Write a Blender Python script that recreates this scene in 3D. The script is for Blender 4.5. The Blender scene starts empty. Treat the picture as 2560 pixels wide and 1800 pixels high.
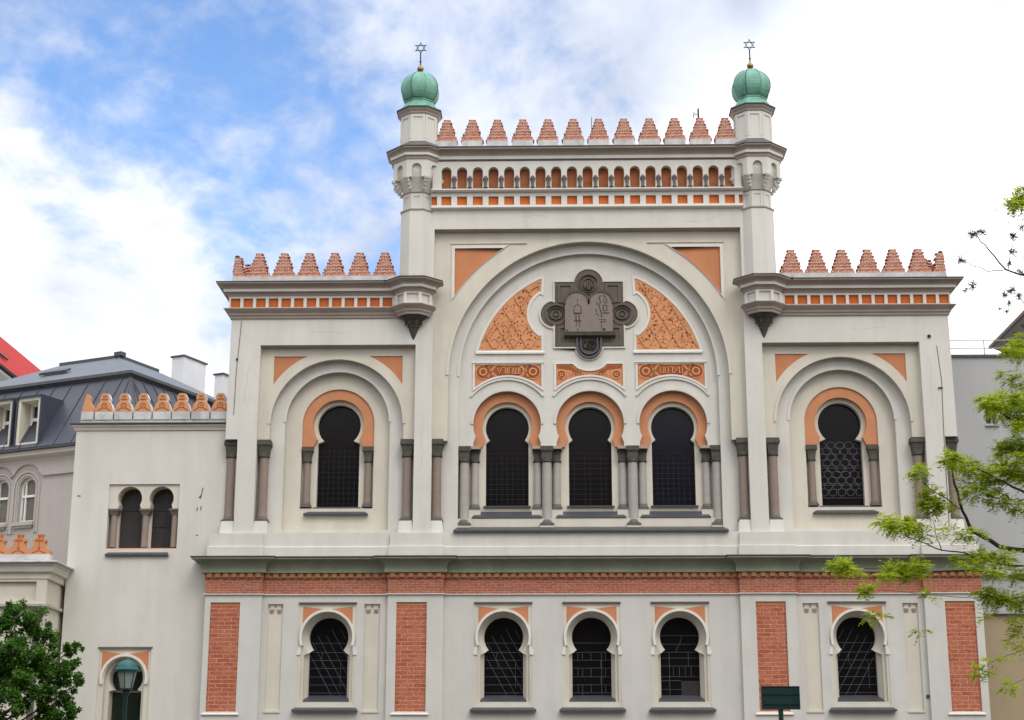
import bpy, bmesh, math, random
from mathutils import Vector, Matrix
from mathutils.geometry import tessellate_polygon
R = math.radians
PI = math.pi
random.seed(7)
scene = bpy.context.scene
COL = scene.collection

# ------------------------------------------------------------------ camera
CAM_X, CAM_Y, CAM_Z = -1.2759, -49.645, 1.6
PITCH, YAW, ROLL = 0.26262, -0.02323, -0.00079
FPX = 4050.0 / 2560.0            # focal length in picture widths
fw = Vector((math.sin(YAW)*math.cos(PITCH), math.cos(YAW)*math.cos(PITCH), math.sin(PITCH)))
rt = Vector((math.cos(YAW), -math.sin(YAW), 0))
dn = fw.cross(rt)
c_, s_ = math.cos(ROLL), math.sin(ROLL)
rt2 = rt*c_ + dn*s_
dn2 = rt*(-s_) + dn*c_
cam_d = bpy.data.cameras.new('camera')
cam = bpy.data.objects.new('camera', cam_d)
COL.objects.link(cam)
M = Matrix.Identity(4)
for i in range(3):
    M[i][0] = rt2[i]; M[i][1] = -dn2[i]; M[i][2] = -fw[i]
M[0][3], M[1][3], M[2][3] = CAM_X, CAM_Y, CAM_Z
cam.matrix_world = M
cam_d.sensor_fit = 'HORIZONTAL'
cam_d.sensor_width = 36
cam_d.lens = 36*FPX
cam_d.clip_end = 3000
scene.camera = cam
KPX = 2560/2295.0
def at(px, py, y):
    """point on the vertical plane at depth y seen at picture position (px, py)"""
    d = rt2*((px*KPX-1280)/4050.0) + dn2*((py*KPX-900)/4050.0) + fw
    t = (y-CAM_Y)/d.y
    return Vector((CAM_X, CAM_Y, CAM_Z)) + d*t

# ------------------------------------------------------------------ light
SUN_AZ, SUN_EL = R(152), R(48)     # azimuth clockwise from +y
scene.view_settings.view_transform = 'Standard'
scene.view_settings.look = 'None'
scene.view_settings.gamma = 1
scene.view_settings.exposure = 0.78
world = bpy.data.worlds.new("World")
scene.world = world
world.use_nodes = True
wn = world.node_tree.nodes; wl = world.node_tree.links
for n in list(wn): wn.remove(n)
def WN(t, **kw):
    n = wn.new(t)
    for k, v in kw.items(): setattr(n, k, v)
    return n
sky = WN('ShaderNodeTexSky', sky_type='NISHITA', sun_disc=False)
sky.sun_elevation = SUN_EL; sky.sun_rotation = SUN_AZ
sky.air_density = 1.0; sky.dust_density = 0.0; sky.ozone_density = 6.0
tc = WN('ShaderNodeTexCoord')
bg_sky = WN('ShaderNodeBackground'); bg_sky.inputs['Strength'].default_value = 0.14
wl.new(sky.outputs[0], bg_sky.inputs['Color'])
sep = WN('ShaderNodeSeparateXYZ'); wl.new(tc.outputs['Generated'], sep.inputs[0])
def wmath(op, a, b=None, c=None):
    n = WN('ShaderNodeMath', operation=op)
    for i, v in enumerate((a, b, c)):
        if v is None: continue
        if isinstance(v, (int, float)): n.inputs[i].default_value = v
        else: wl.new(v, n.inputs[i])
    return n.outputs[0]
zz = wmath('ADD', wmath('MAXIMUM', sep.outputs['Z'], 0.0), 0.22)
cu = wmath('DIVIDE', sep.outputs['X'], zz)
cv = wmath('DIVIDE', sep.outputs['Y'], zz)
comb = WN('ShaderNodeCombineXYZ'); wl.new(cu, comb.inputs[0]); wl.new(cv, comb.inputs[1])
def wnoise(scale, detail, rough, rot=0.0, sx=1.0, sy=1.0, dist=0.0, loc=(0, 0, 0)):
    m = WN('ShaderNodeMapping'); m.inputs['Rotation'].default_value = (0, 0, rot)
    m.inputs['Scale'].default_value = (sx, sy, 1); m.inputs['Location'].default_value = loc
    wl.new(comb.outputs[0], m.inputs['Vector'])
    n = WN('ShaderNodeTexNoise'); n.inputs['Scale'].default_value = scale
    n.inputs['Detail'].default_value = detail; n.inputs['Roughness'].default_value = rough
    n.inputs['Distortion'].default_value = dist
    wl.new(m.outputs[0], n.inputs['Vector'])
    return n.outputs['Fac']
def wdot(px, py):
    d = at(px, py, 0) - Vector((CAM_X, CAM_Y, CAM_Z)); d.normalize()
    n = WN('ShaderNodeVectorMath', operation='DOT_PRODUCT')
    wl.new(tc.outputs['Generated'], n.inputs[0]); n.inputs[1].default_value = d
    return n.outputs['Value']
def wmap(v, a, b, c, d):
    n = WN('ShaderNodeMapRange', interpolation_type='SMOOTHSTEP')
    wl.new(v, n.inputs['Value'])
    for nm, x in zip(('From Min', 'From Max', 'To Min', 'To Max'), (a, b, c, d)): n.inputs[nm].default_value = x
    return n.outputs['Result']
def lobe(px, py, deg, core=0.35):
    return wmap(wdot(px, py), math.cos(R(deg)), math.cos(R(deg*core)), 0, 1)
n1 = wnoise(1.5, 7, 0.56, R(35), 1.0, 0.55, 0.35, (2.2, 6.1, 0))
n2 = wnoise(8.5, 7, 0.58, R(40), 1.0, 0.72, 0.35, (8.2, 3.4, 0))
n3 = wnoise(19, 5, 0.55, R(40), 1.0, 0.8, 0.4)
cl = wmath('ADD', wmath('MULTIPLY', n1, 0.30), wmath('ADD', wmath('MULTIPLY', n2, 0.46), wmath('MULTIPLY', n3, 0.24)))
blue = 0.0
for bx, by, bd, bw_ in ((400, 110, 10, 1.0), (450, 300, 8, 1.0), (250, 190, 7, 0.8), (600, 410, 7, 0.75), (650, 170, 8, 0.85), (110, 60, 8, 0.62), (560, 520, 5, 0.5), (860, 150, 7, 0.5), (820, 420, 6, 0.5), (200, 300, 5, 0.45), (60, 250, 6, 0.4), (1000, 60, 8, 0.5), (1180, 180, 6, 0.36), (1330, 60, 6, 0.34), (1640, 70, 5, 0.36), (1850, 20, 5, 0.44), (2150, 40, 5, 0.40), (2280, 40, 5, 0.4), (860, 300, 6, 0.5)):
    blue = wmath('MAXIMUM', blue, wmath('MULTIPLY', lobe(bx, by, bd, 0.2), bw_))
# cloud cover: the blue gap lowers it, elsewhere it is closed
cover = wmath('SUBTRACT', wmath('ADD', wmath('MULTIPLY', wmath('SUBTRACT', cl, 0.5), 5.6), 1.14), wmath('MULTIPLY', blue, 0.96))
cover = wmath('ADD', cover, wmath('MULTIPLY', wmath('MAXIMUM', lobe(2000, 480, 13, 0.5), lobe(120, 700, 9, 0.3)), 0.7))
cover = wmap(cover, -0.22, 1.12, 0.0, 1.0)
# cloud brightness: the veil is thin and bright to the right and behind the camera
shade = wmath('ADD', wmath('MULTIPLY', wmath('SUBTRACT', wmath('MULTIPLY_ADD', n1, 0.6, wmath('MULTIPLY', n2, 0.4)), 0.5), 0.95), 0.485)
glow = wmath('ADD', wmath('MULTIPLY', lobe(2080, 760, 14.5, 0.25), 0.5), wmath('MULTIPLY', lobe(120, 760, 11, 0.3), 0.22))
sunv = WN('ShaderNodeVectorMath', operation='DOT_PRODUCT'); wl.new(tc.outputs['Generated'], sunv.inputs[0])
sunv.inputs[1].default_value = (math.sin(SUN_AZ)*math.cos(SUN_EL), math.cos(SUN_AZ)*math.cos(SUN_EL), math.sin(SUN_EL))
veil = wmap(sunv.outputs['Value'], 0.1, 1.0, 0.0, 0.60)
zen = wmap(sep.outputs['Z'], 0.48, 1.0, 0.0, 0.75)
bright = wmath('ADD', wmath('ADD', wmath('ADD', shade, glow), veil), zen)
tint = WN('ShaderNodeMix', data_type='RGBA')
wl.new(wmap(bright, 0.42, 0.80, 0, 1), tint.inputs['Factor'])
tint.inputs['A'].default_value = (0.84, 0.93, 1.14, 1); tint.inputs['B'].default_value = (0.99, 0.995, 1.02, 1)
bg_cl = WN('ShaderNodeBackground')
wl.new(tint.outputs['Result'], bg_cl.inputs['Color']); wl.new(bright, bg_cl.inputs['Strength'])
mixs = WN('ShaderNodeMixShader')
wl.new(cover, mixs.inputs[0]); wl.new(bg_sky.outputs[0], mixs.inputs[1]); wl.new(bg_cl.outputs[0], mixs.inputs[2])
wout = WN('ShaderNodeOutputWorld'); wl.new(mixs.outputs[0], wout.inputs[0])
sun_d = bpy.data.lights.new('sun', 'SUN'); sun_d.energy = 0.55; sun_d.angle = R(22); sun_d.color = (1.0, 0.96, 0.90)
sun = bpy.data.objects.new('sun', sun_d); COL.objects.link(sun)
sdir = Vector((math.sin(SUN_AZ)*math.cos(SUN_EL), math.cos(SUN_AZ)*math.cos(SUN_EL), math.sin(SUN_EL)))
sun.rotation_euler = sdir.to_track_quat('Z', 'Y').to_euler()
sun.location = (20, -30, 40)

# ------------------------------------------------------------------ materials
def mat(name, col, rough=0.8, var=0.10, scale=2.0, bump=0.15, bscale=30.0, metal=0.0, streak=0.0, stain=None, stain_amt=0.0, spec=0.3, bdist=0.02):
    m = bpy.data.materials.new(name); m.use_nodes = True
    nt = m.node_tree; N = nt.nodes; L = nt.links
    b = N['Principled BSDF']
    b.inputs['Roughness'].default_value = rough; b.inputs['Metallic'].default_value = metal
    b.inputs['Specular IOR Level'].default_value = spec
    t = N.new('ShaderNodeTexCoord')
    def noise(s, detail=5, sc=(1, 1, 1)):
        mp = N.new('ShaderNodeMapping'); mp.inputs['Scale'].default_value = sc
        L.new(t.outputs['Object'], mp.inputs['Vector'])
        n = N.new('ShaderNodeTexNoise'); n.inputs['Scale'].default_value = s; n.inputs['Detail'].default_value = detail
        n.inputs['Roughness'].default_value = 0.6
        L.new(mp.outputs[0], n.inputs['Vector']); return n.outputs['Fac']
    def ramp(v, a, b_, c, d):
        n = N.new('ShaderNodeMapRange'); L.new(v, n.inputs['Value'])
        for nm, x in zip(('From Min', 'From Max', 'To Min', 'To Max'), (a, b_, c, d)): n.inputs[nm].default_value = x
        return n.outputs['Result']
    v = ramp(noise(scale, 6), 0.3, 0.7, 1-var, 1+var)
    if streak:
        s = ramp(noise(1.0, 7, (2.1, 2.1, 0.22)), 0.42, 0.78, 1+streak*0.3, 1-streak*1.3)
        mu = N.new('ShaderNodeMath'); mu.operation = 'MULTIPLY'; L.new(v, mu.inputs[0]); L.new(s, mu.inputs[1]); v = mu.outputs[0]
    mix = N.new('ShaderNodeMix'); mix.data_type = 'RGBA'; mix.blend_type = 'MULTIPLY'; mix.inputs['Factor'].default_value = 1
    mix.inputs['A'].default_value = (*col, 1)
    cb = N.new('ShaderNodeCombineColor'); 
    for i in range(3): L.new(v, cb.inputs[i])
    L.new(cb.outputs[0], mix.inputs['B'])
    colout = mix.outputs['Result']
    if stain:
        sm = N.new('ShaderNodeMix'); sm.data_type = 'RGBA'
        L.new(ramp(noise(0.9, 8, (1.6, 1.6, 0.7)), 0.56, 0.78, 0, stain_amt), sm.inputs['Factor'])
        L.new(colout, sm.inputs['A']); sm.inputs['B'].default_value = (*stain, 1); colout = sm.outputs['Result']
    L.new(colout, b.inputs['Base Color'])
    if bump:
        bp = N.new('ShaderNodeBump'); bp.inputs['Strength'].default_value = bump; bp.inputs['Distance'].default_value = bdist
        L.new(noise(bscale, 6), bp.inputs['Height']); L.new(bp.outputs[0], b.inputs['Normal'])
    return m
def brick_mat(name, c1, c2, mortar, bw=0.30, bh=0.082, smear=0.35, smear_col=(0.5, 0.24, 0.14), ms=0.010):
    m = bpy.data.materials.new(name); m.use_nodes = True
    nt = m.node_tree; N = nt.nodes; L = nt.links
    b = N['Principled BSDF']; b.inputs['Roughness'].default_value = 0.9; b.inputs['Specular IOR Level'].default_value = 0.15
    t = N.new('ShaderNodeTexCoord'); sp = N.new('ShaderNodeSeparateXYZ'); L.new(t.outputs['Object'], sp.inputs[0])
    ad = N.new('ShaderNodeMath'); ad.operation = 'ADD'; L.new(sp.outputs['X'], ad.inputs[0]); L.new(sp.outputs['Y'], ad.inputs[1])
    nz = N.new('ShaderNodeTexNoise'); nz.inputs['Scale'].default_value = 9; L.new(t.outputs['Object'], nz.inputs['Vector'])
    wz = N.new('ShaderNodeMath'); wz.operation = 'MULTIPLY_ADD'; L.new(nz.outputs['Fac'], wz.inputs[0]); wz.inputs[1].default_value = 0.014; L.new(sp.outputs['Z'], wz.inputs[2])
    cb = N.new('ShaderNodeCombineXYZ'); L.new(ad.outputs[0], cb.inputs[0]); L.new(wz.outputs[0], cb.inputs[1])
    br = N.new('ShaderNodeTexBrick'); L.new(cb.outputs[0], br.inputs['Vector'])
    br.inputs['Scale'].default_value = 1; br.inputs['Brick Width'].default_value = bw; br.inputs['Row Height'].default_value = bh
    br.inputs['Mortar Size'].default_value = ms; br.inputs['Mortar Smooth'].default_value = 0.3; br.inputs['Bias'].default_value = 0.1
    br.inputs['Color1'].default_value = (*c1, 1); br.inputs['Color2'].default_value = (*c2, 1); br.inputs['Mortar'].default_value = (*mortar, 1)
    n2 = N.new('ShaderNodeTexNoise'); n2.inputs['Scale'].default_value = 2.4; n2.inputs['Detail'].default_value = 8; n2.inputs['Roughness'].default_value = 0.65
    L.new(t.outputs['Object'], n2.inputs['Vector'])
    mr = N.new('ShaderNodeMapRange'); L.new(n2.outputs['Fac'], mr.inputs['Value']); mr.inputs['From Min'].default_value = 0.42; mr.inputs['From Max'].default_value = 0.66
    mr.inputs['To Max'].default_value = smear
    mx = N.new('ShaderNodeMix'); mx.data_type = 'RGBA'; L.new(mr.outputs[0], mx.inputs['Factor']); L.new(br.outputs['Color'], mx.inputs['A']); mx.inputs['B'].default_value = (*smear_col, 1)
    n3 = N.new('ShaderNodeTexNoise'); n3.inputs['Scale'].default_value = 22; n3.inputs['Detail'].default_value = 5; L.new(t.outputs['Object'], n3.inputs['Vector'])
    m3 = N.new('ShaderNodeMapRange'); L.new(n3.outputs['Fac'], m3.inputs['Value']); m3.inputs['From Min'].default_value = 0.3; m3.inputs['From Max'].default_value = 0.7
    m3.inputs['To Min'].default_value = 0.68; m3.inputs['To Max'].default_value = 1.26
    c3 = N.new('ShaderNodeCombineColor')
    for i in range(3): L.new(m3.outputs[0], c3.inputs[i])
    m4 = N.new('ShaderNodeMix'); m4.data_type = 'RGBA'; m4.blend_type = 'MULTIPLY'; m4.inputs['Factor'].default_value = 1
    L.new(mx.outputs['Result'], m4.inputs['A']); L.new(c3.outputs[0], m4.inputs['B'])
    L.new(m4.outputs['Result'], b.inputs['Base Color'])
    bp = N.new('ShaderNodeBump'); bp.inputs['Strength'].default_value = 0.6; bp.inputs['Distance'].default_value = 0.02
    sub = N.new('ShaderNodeMath'); sub.operation = 'SUBTRACT'; L.new(n3.outputs['Fac'], sub.inputs[0]); L.new(br.outputs['Fac'], sub.inputs[1])
    L.new(sub.outputs[0], bp.inputs['Height']); L.new(bp.outputs[0], b.inputs['Normal'])
    return m
def leaf_mat(name, c1, c2, trans=0.35):
    m = bpy.data.materials.new(name); m.use_nodes = True
    nt = m.node_tree; N = nt.nodes; L = nt.links
    b = N['Principled BSDF']; b.inputs['Roughness'].default_value = 0.55; b.inputs['Specular IOR Level'].default_value = 0.25
    t = N.new('ShaderNodeTexCoord'); nz = N.new('ShaderNodeTexNoise'); nz.inputs['Scale'].default_value = 3.0; nz.inputs['Detail'].default_value = 4
    L.new(t.outputs['Object'], nz.inputs['Vector'])
    g = N.new('ShaderNodeNewGeometry')
    ad = N.new('ShaderNodeMath'); ad.operation = 'MULTIPLY_ADD'; L.new(g.outputs['Random Per Island'], ad.inputs[0]); ad.inputs[1].default_value = 0.6
    mr = N.new('ShaderNodeMapRange'); L.new(nz.outputs['Fac'], mr.inputs['Value']); mr.inputs['From Min'].default_value = 0.3; mr.inputs['From Max'].default_value = 0.7; mr.inputs['To Max'].default_value = 0.5
    L.new(mr.outputs[0], ad.inputs[2])
    mx = N.new('ShaderNodeMix'); mx.data_type = 'RGBA'; L.new(ad.outputs[0], mx.inputs['Factor']); mx.inputs['A'].default_value = (*c1, 1); mx.inputs['B'].default_value = (*c2, 1)
    L.new(mx.outputs['Result'], b.inputs['Base Color'])
    tr = N.new('ShaderNodeBsdfTranslucent'); L.new(mx.outputs['Result'], tr.inputs['Color'])
    ms = N.new('ShaderNodeMixShader'); ms.inputs[0].default_value = trans
    out = N['Material Output']; L.new(b.outputs[0], ms.inputs[1]); L.new(tr.outputs[0], ms.inputs[2]); L.new(ms.outputs[0], out.inputs['Surface'])
    return m
def glass_mat(name, col, rough=0.12, spec=0.5):
    return mat(name, col, rough, 0.2, 1.5, 0.03, 3.0, spec=spec)
PLASTER = mat('cream_plaster', (0.605, 0.582, 0.522), 0.88, 0.05, 0.9, 0.14, 40, streak=0.075, stain=(0.50, 0.46, 0.39), stain_amt=0.34)
FRAME = mat('warm_cream_plaster', (0.60, 0.556, 0.462), 0.88, 0.045, 1.1, 0.14, 40, streak=0.07, stain=(0.46, 0.41, 0.32), stain_amt=0.34)
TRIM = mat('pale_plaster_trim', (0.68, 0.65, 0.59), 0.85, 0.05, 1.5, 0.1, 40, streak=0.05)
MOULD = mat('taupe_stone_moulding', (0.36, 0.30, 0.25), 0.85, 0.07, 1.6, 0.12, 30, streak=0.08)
TERRA = mat('terracotta_plaster', (0.505, 0.205, 0.095), 0.85, 0.07, 2.0, 0.15, 40, streak=0.06)
TERRA2 = mat('peach_terracotta_plaster', (0.545, 0.235, 0.115), 0.85, 0.07, 2.0, 0.15, 40)
RELIEF = mat('ochre_terracotta_relief', (0.60, 0.275, 0.125), 0.85, 0.12, 3.0, 0.2, 40)
RELIEFD = mat('dark_red_relief_shade', (0.30, 0.085, 0.03), 0.9, 0.2, 4.0, 0.3, 40)  # dark red painted in for the shade inside the carved relief
SQUARE = mat('orange_coffer_paint', (0.50, 0.12, 0.022), 0.75, 0.25, 1.8, 0.1, 30)
NICHE = mat('rust_niche_paint', (0.30, 0.105, 0.045), 0.85, 0.25, 2.0, 0.2, 30)
COLUMNP = mat('pale_grey_stone', (0.40, 0.362, 0.328), 0.75, 0.08, 4.0, 0.1, 50, streak=0.1)
COLUMN = mat('grey_brown_stone', (0.265, 0.205, 0.168), 0.75, 0.08, 4.0, 0.1, 50, streak=0.1)
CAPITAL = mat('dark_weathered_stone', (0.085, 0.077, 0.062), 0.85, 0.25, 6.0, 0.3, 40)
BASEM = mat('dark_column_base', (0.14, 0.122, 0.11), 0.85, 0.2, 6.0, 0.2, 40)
LEAD = mat('dark_lead_sill', (0.075, 0.078, 0.086), 0.45, 0.15, 3.0, 0.05, 20, metal=0.3, spec=0.5)
GUTTER = mat('dark_metal_flashing', (0.085, 0.085, 0.088), 0.5, 0.2, 3.0, 0.05, 20, metal=0.2)
STRING = mat('grey_green_cornice', (0.235, 0.245, 0.175), 0.7, 0.12, 1.5, 0.1, 30, streak=0.12)
PLAQUE = mat('dark_stone_relief', (0.122, 0.098, 0.079), 0.8, 0.1, 3.0, 0.2, 40)
PLAQUE2 = mat('grey_stone_tablet', (0.215, 0.176, 0.152), 0.8, 0.08, 3.0, 0.15, 40)
INK = mat('dark_carved_line', (0.03, 0.026, 0.023), 0.8, 0.2, 4, 0)
COPPER = mat('green_copper_patina', (0.135, 0.315, 0.235), 0.6, 0.22, 2.6, 0.1, 20, streak=0.32, stain=(0.07, 0.15, 0.115), stain_amt=0.5, spec=0.4)
COPPERD = mat('dark_green_copper', (0.05, 0.10, 0.08), 0.6, 0.2, 3.0, 0.1, 20)
IRON = mat('black_iron', (0.035, 0.035, 0.045), 0.5, 0.2, 6, 0, metal=0.4)
GOLD = mat('tarnished_gilt', (0.26, 0.16, 0.05), 0.4, 0.3, 12, 0.1, 30, metal=0.8)
GLASS = glass_mat('dark_window_glass', (0.006, 0.006, 0.007), 0.16, 0.16)
GLASS2 = glass_mat('blue_black_window_glass', (0.006, 0.007, 0.013), 0.14, 0.18)
GRILLE = mat('grey_lead_came', (0.105, 0.105, 0.115), 0.6, 0.2, 6, 0, metal=0.2)
GRILLED = mat('dark_lead_came', (0.026, 0.026, 0.032), 0.6, 0.2, 6, 0, metal=0.2)
BRICK = brick_mat('red_brick', (0.46, 0.150, 0.088), (0.34, 0.095, 0.052), (0.56, 0.285, 0.18), 0.40, 0.125, 0.6, (0.50, 0.195, 0.112), 0.013)
BRICKB = brick_mat('weathered_red_brick', (0.42, 0.155, 0.095), (0.33, 0.105, 0.065), (0.48, 0.27, 0.19), 0.27, 0.078, 0.35, (0.44, 0.175, 0.105))
BRICKM = brick_mat('merlon_brick', (0.52, 0.20, 0.12), (0.28, 0.09, 0.058), (0.62, 0.48, 0.39), 0.155, 0.053, 0.5, (0.47, 0.185, 0.105), 0.009)
DENTIL = mat('ochre_brick_dentil', (0.33, 0.17, 0.06), 0.9, 0.25, 5, 0.3, 40)
PARAPET = mat('white_parapet_stone', (0.52, 0.51, 0.495), 0.85, 0.16, 2.5, 0.15, 30, streak=0.2, stain=(0.13, 0.12, 0.115), stain_amt=0.75)
LOWERP = mat('shaded_cream_plaster', (0.56, 0.54, 0.49), 0.88, 0.05, 0.9, 0.14, 40, streak=0.06, stain=(0.42, 0.39, 0.34), stain_amt=0.3)  # cream plaster darkened to paint in the shade on the ground storey
CRACK = mat('hairline_crack', (0.43, 0.405, 0.36), 0.9, 0.2, 6, 0)
ANNEXW = mat('grey_cream_render', (0.60, 0.578, 0.52), 0.9, 0.04, 0.7, 0.12, 40, streak=0.06, stain=(0.48, 0.44, 0.38), stain_amt=0.3)
MAUVE = mat('mauve_grey_render', (0.40, 0.362, 0.340), 0.88, 0.04, 1.0, 0.1, 40, streak=0.05)
SLATE = mat('dark_sheet_metal_roof', (0.046, 0.051, 0.070), 0.42, 0.12, 1.2, 0.03, 10, metal=0.1, streak=0.06, spec=0.5)
SLATE2 = mat('grey_roof_edging', (0.11, 0.125, 0.145), 0.45, 0.1, 1.5, 0.03, 10, metal=0.1, spec=0.5)
REDROOF = mat('red_painted_metal_roof', (0.42, 0.048, 0.045), 0.8, 0.12, 1.0, 0.05, 10, spec=0.08)
WHITE = mat('white_paint', (0.74, 0.74, 0.73), 0.6, 0.04, 2, 0)
CHIMW = mat('white_chimney_render', (0.66, 0.665, 0.68), 0.85, 0.05, 1.5, 0.1, 30)
GREYW = mat('grey_party_wall', (0.395, 0.395, 0.39), 0.9, 0.035, 0.5, 0.1, 30, streak=0.06)
BEIGEW = mat('beige_render', (0.37, 0.295, 0.185), 0.9, 0.05, 0.7, 0.1, 30, streak=0.05)
EAVEM = mat('grey_eave_boards', (0.33, 0.305, 0.295), 0.8, 0.12, 1.5, 0.1, 20)
CURTAIN = glass_mat('grey_curtained_glass', (0.045, 0.043, 0.041), 0.2, 0.3)
PANE = glass_mat('olive_dark_glass', (0.15, 0.132, 0.095), 0.12, 0.4)
SIGNG = mat('dark_teal_paint', (0.006, 0.034, 0.032), 0.45, 0.12, 3, 0.02, 20, spec=0.4)
LAMPG = mat('teal_lamp_paint', (0.02, 0.095, 0.095), 0.5, 0.2, 5, 0.05, 20)
LAMPD = mat('dark_green_lamp_paint', (0.012, 0.035, 0.03), 0.5, 0.2, 5, 0.05, 20)
LGLASS = glass_mat('frosted_lamp_glass', (0.26, 0.285, 0.255), 0.35, 0.4)
DOORG = glass_mat('dark_green_door_glass', (0.012, 0.02, 0.014), 0.15, 0.35)
BARK = mat('dark_bark', (0.045, 0.035, 0.026), 0.9, 0.3, 14, 0.5, 40)
LEAF_D = leaf_mat('deep_green_leaves', (0.018, 0.070, 0.009), (0.12, 0.25, 0.03), 0.35)
LEAF_B = leaf_mat('spring_green_leaves', (0.21, 0.31, 0.008), (0.50, 0.58, 0.022), 0.5)
ASPHALT = mat('asphalt', (0.05, 0.05, 0.05), 0.9, 0.2, 3, 0.3, 60)
PAVE = mat('stone_setts', (0.10, 0.096, 0.09), 0.9, 0.2, 3, 0.3, 30)
GROUND = mat('ground_earth', (0.06, 0.07, 0.04), 0.95, 0.2, 0.5, 0.2, 10)

# ------------------------------------------------------------------ mesh helpers
class MB:
    def __init__(s): s.v = []; s.f = []; s.sm = []
    def add(s, verts, faces, smooth=False):
        o = len(s.v); s.v += [tuple(p) for p in verts]
        for f in faces: s.f.append(tuple(i+o for i in f)); s.sm.append(smooth)
        return s
    def box(s, x0, x1, y0, y1, z0, z1):
        v = [(x, y, z) for z in (z0, z1) for y in (y0, y1) for x in (x0, x1)]
        return s.add(v, [(0, 2, 3, 1), (4, 5, 7, 6), (0, 1, 5, 4), (2, 6, 7, 3), (0, 4, 6, 2), (1, 3, 7, 5)])
    def hexa(s, p):   # 8 points: 4 bottom loop, 4 top loop
        return s.add(p, [(3, 2, 1, 0), (4, 5, 6, 7), (0, 1, 5, 4), (1, 2, 6, 5), (2, 3, 7, 6), (3, 0, 4, 7)])
    def slab(s, loops, y0, y1):
        """loops of (x, z): the outer one first, then holes; thickness from y0 (front) to y1"""
        pts = [p for lp in loops for p in lp]; n = len(pts)
        tri = tessellate_polygon([[Vector((p[0], p[1], 0)) for p in lp] for lp in loops])
        v = [(p[0], y0, p[1]) for p in pts] + [(p[0], y1, p[1]) for p in pts]
        f = []
        for t in tri:
            a, b, c = (pts[i] for i in t)
            ar = (b[0]-a[0])*(c[1]-a[1])-(b[1]-a[1])*(c[0]-a[0])
            if abs(ar) < 1e-9: continue
            t = tuple(t) if ar > 0 else tuple(reversed(t))
            f.append(t); f.append(tuple(n+i for i in reversed(t)))
        o = 0
        for li, lp in enumerate(loops):
            m = len(lp)
            ar = sum(lp[i][0]*lp[(i+1) % m][1]-lp[(i+1) % m][0]*lp[i][1] for i in range(m))
            ccw = ar > 0
            if li: ccw = not ccw
            for i in range(m):
                a, b = o+i, o+(i+1) % m
                f.append((b, a, n+a, n+b) if ccw else (a, b, n+b, n+a))
            o += m
        return s.add(v, f)
    def sweep(s, prof, path, closed=False):
        """prof: list of (out, z); path: list of (x, y); outwards is to the right of travel; prof is closed on itself"""
        k = len(path); rings = []
        for i in range(k):
            p = Vector(path[i])
            def nrm(a, b):
                d = (Vector(b)-Vector(a)).normalized(); return Vector((d.y, -d.x))
            if closed:
                n0 = nrm(path[i-1], path[i]); n1 = nrm(path[i], path[(i+1) % k])
            else:
                n0 = nrm(path[i-1], path[i]) if i else nrm(path[0], path[1])
                n1 = nrm(path[i], path[i+1]) if i < k-1 else n0
            m = (n0+n1); m = m/max(0.2, m.length_squared)*2 if m.length > 1e-6 else n0
            m = m*1.0
            rings.append([(p.x+m.x*o, p.y+m.y*o, z) for o, z in prof])
        q = len(prof); v = [x for r in rings for x in r]; f = []
        for i in range(k if closed else k-1):
            a, b = i*q, ((i+1) % k)*q
            for j in range(q):
                j2 = (j+1) % q
                f.append((a+j, b+j, b+j2, a+j2))
        if not closed:
            f.append(tuple(range(q-1, -1, -1))); f.append(tuple((k-1)*q+j for j in range(q)))
        return s.add(v, f)
    def lathe(s, prof, cx, cy, segs=16, rot=0.0, smooth=True, radf=None):
        """prof: list of (r, z) bottom to top"""
        v = []; f = []; q = len(prof)
        for r, z in prof:
            for i in range(segs):
                a = rot+2*PI*i/segs; rr = r*(radf(a) if radf else 1)
                v.append((cx+rr*math.cos(a), cy+rr*math.sin(a), z))
        for j in range(q-1):
            for i in range(segs):
                i2 = (i+1) % segs
                f.append((j*segs+i, j*segs+i2, (j+1)*segs+i2, (j+1)*segs+i))
        f.append(tuple(range(segs-1, -1, -1))); f.append(tuple((q-1)*segs+i for i in range(segs)))
        return s.add(v, f, smooth)
    def octa(s, prof, cx, cy):     # prof radii are apothems, flat face to the front
        k = 1/math.cos(PI/8)
        return s.lathe([(r*k, z) for r, z in prof], cx, cy, 8, PI/8, False)
    def tube(s, pts, rad, segs=6, smooth=True):
        pts = [Vector(p) for p in pts]; v = []; f = []; n = len(pts)
        if not hasattr(rad, '__len__'): rad = [rad]*n
        up = Vector((0, 0, 1))
        for i, p in enumerate(pts):
            d = (pts[min(i+1, n-1)]-pts[max(i-1, 0)]).normalized()
            a = d.cross(up)
            if a.length < 0.05: a = d.cross(Vector((0, 1, 0)))
            a.normalize(); b = d.cross(a).normalized()
            for k in range(segs):
                t = 2*PI*k/segs
                v.append(p+(a*math.cos(t)+b*math.sin(t))*rad[i])
        for i in range(n-1):
            for k in range(segs):
                k2 = (k+1) % segs
                f.append((i*segs+k, i*segs+k2, (i+1)*segs+k2, (i+1)*segs+k))
        f.append(tuple(range(segs-1, -1, -1))); f.append(tuple((n-1)*segs+k for k in range(segs)))
        return s.add(v, f, smooth)
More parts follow.
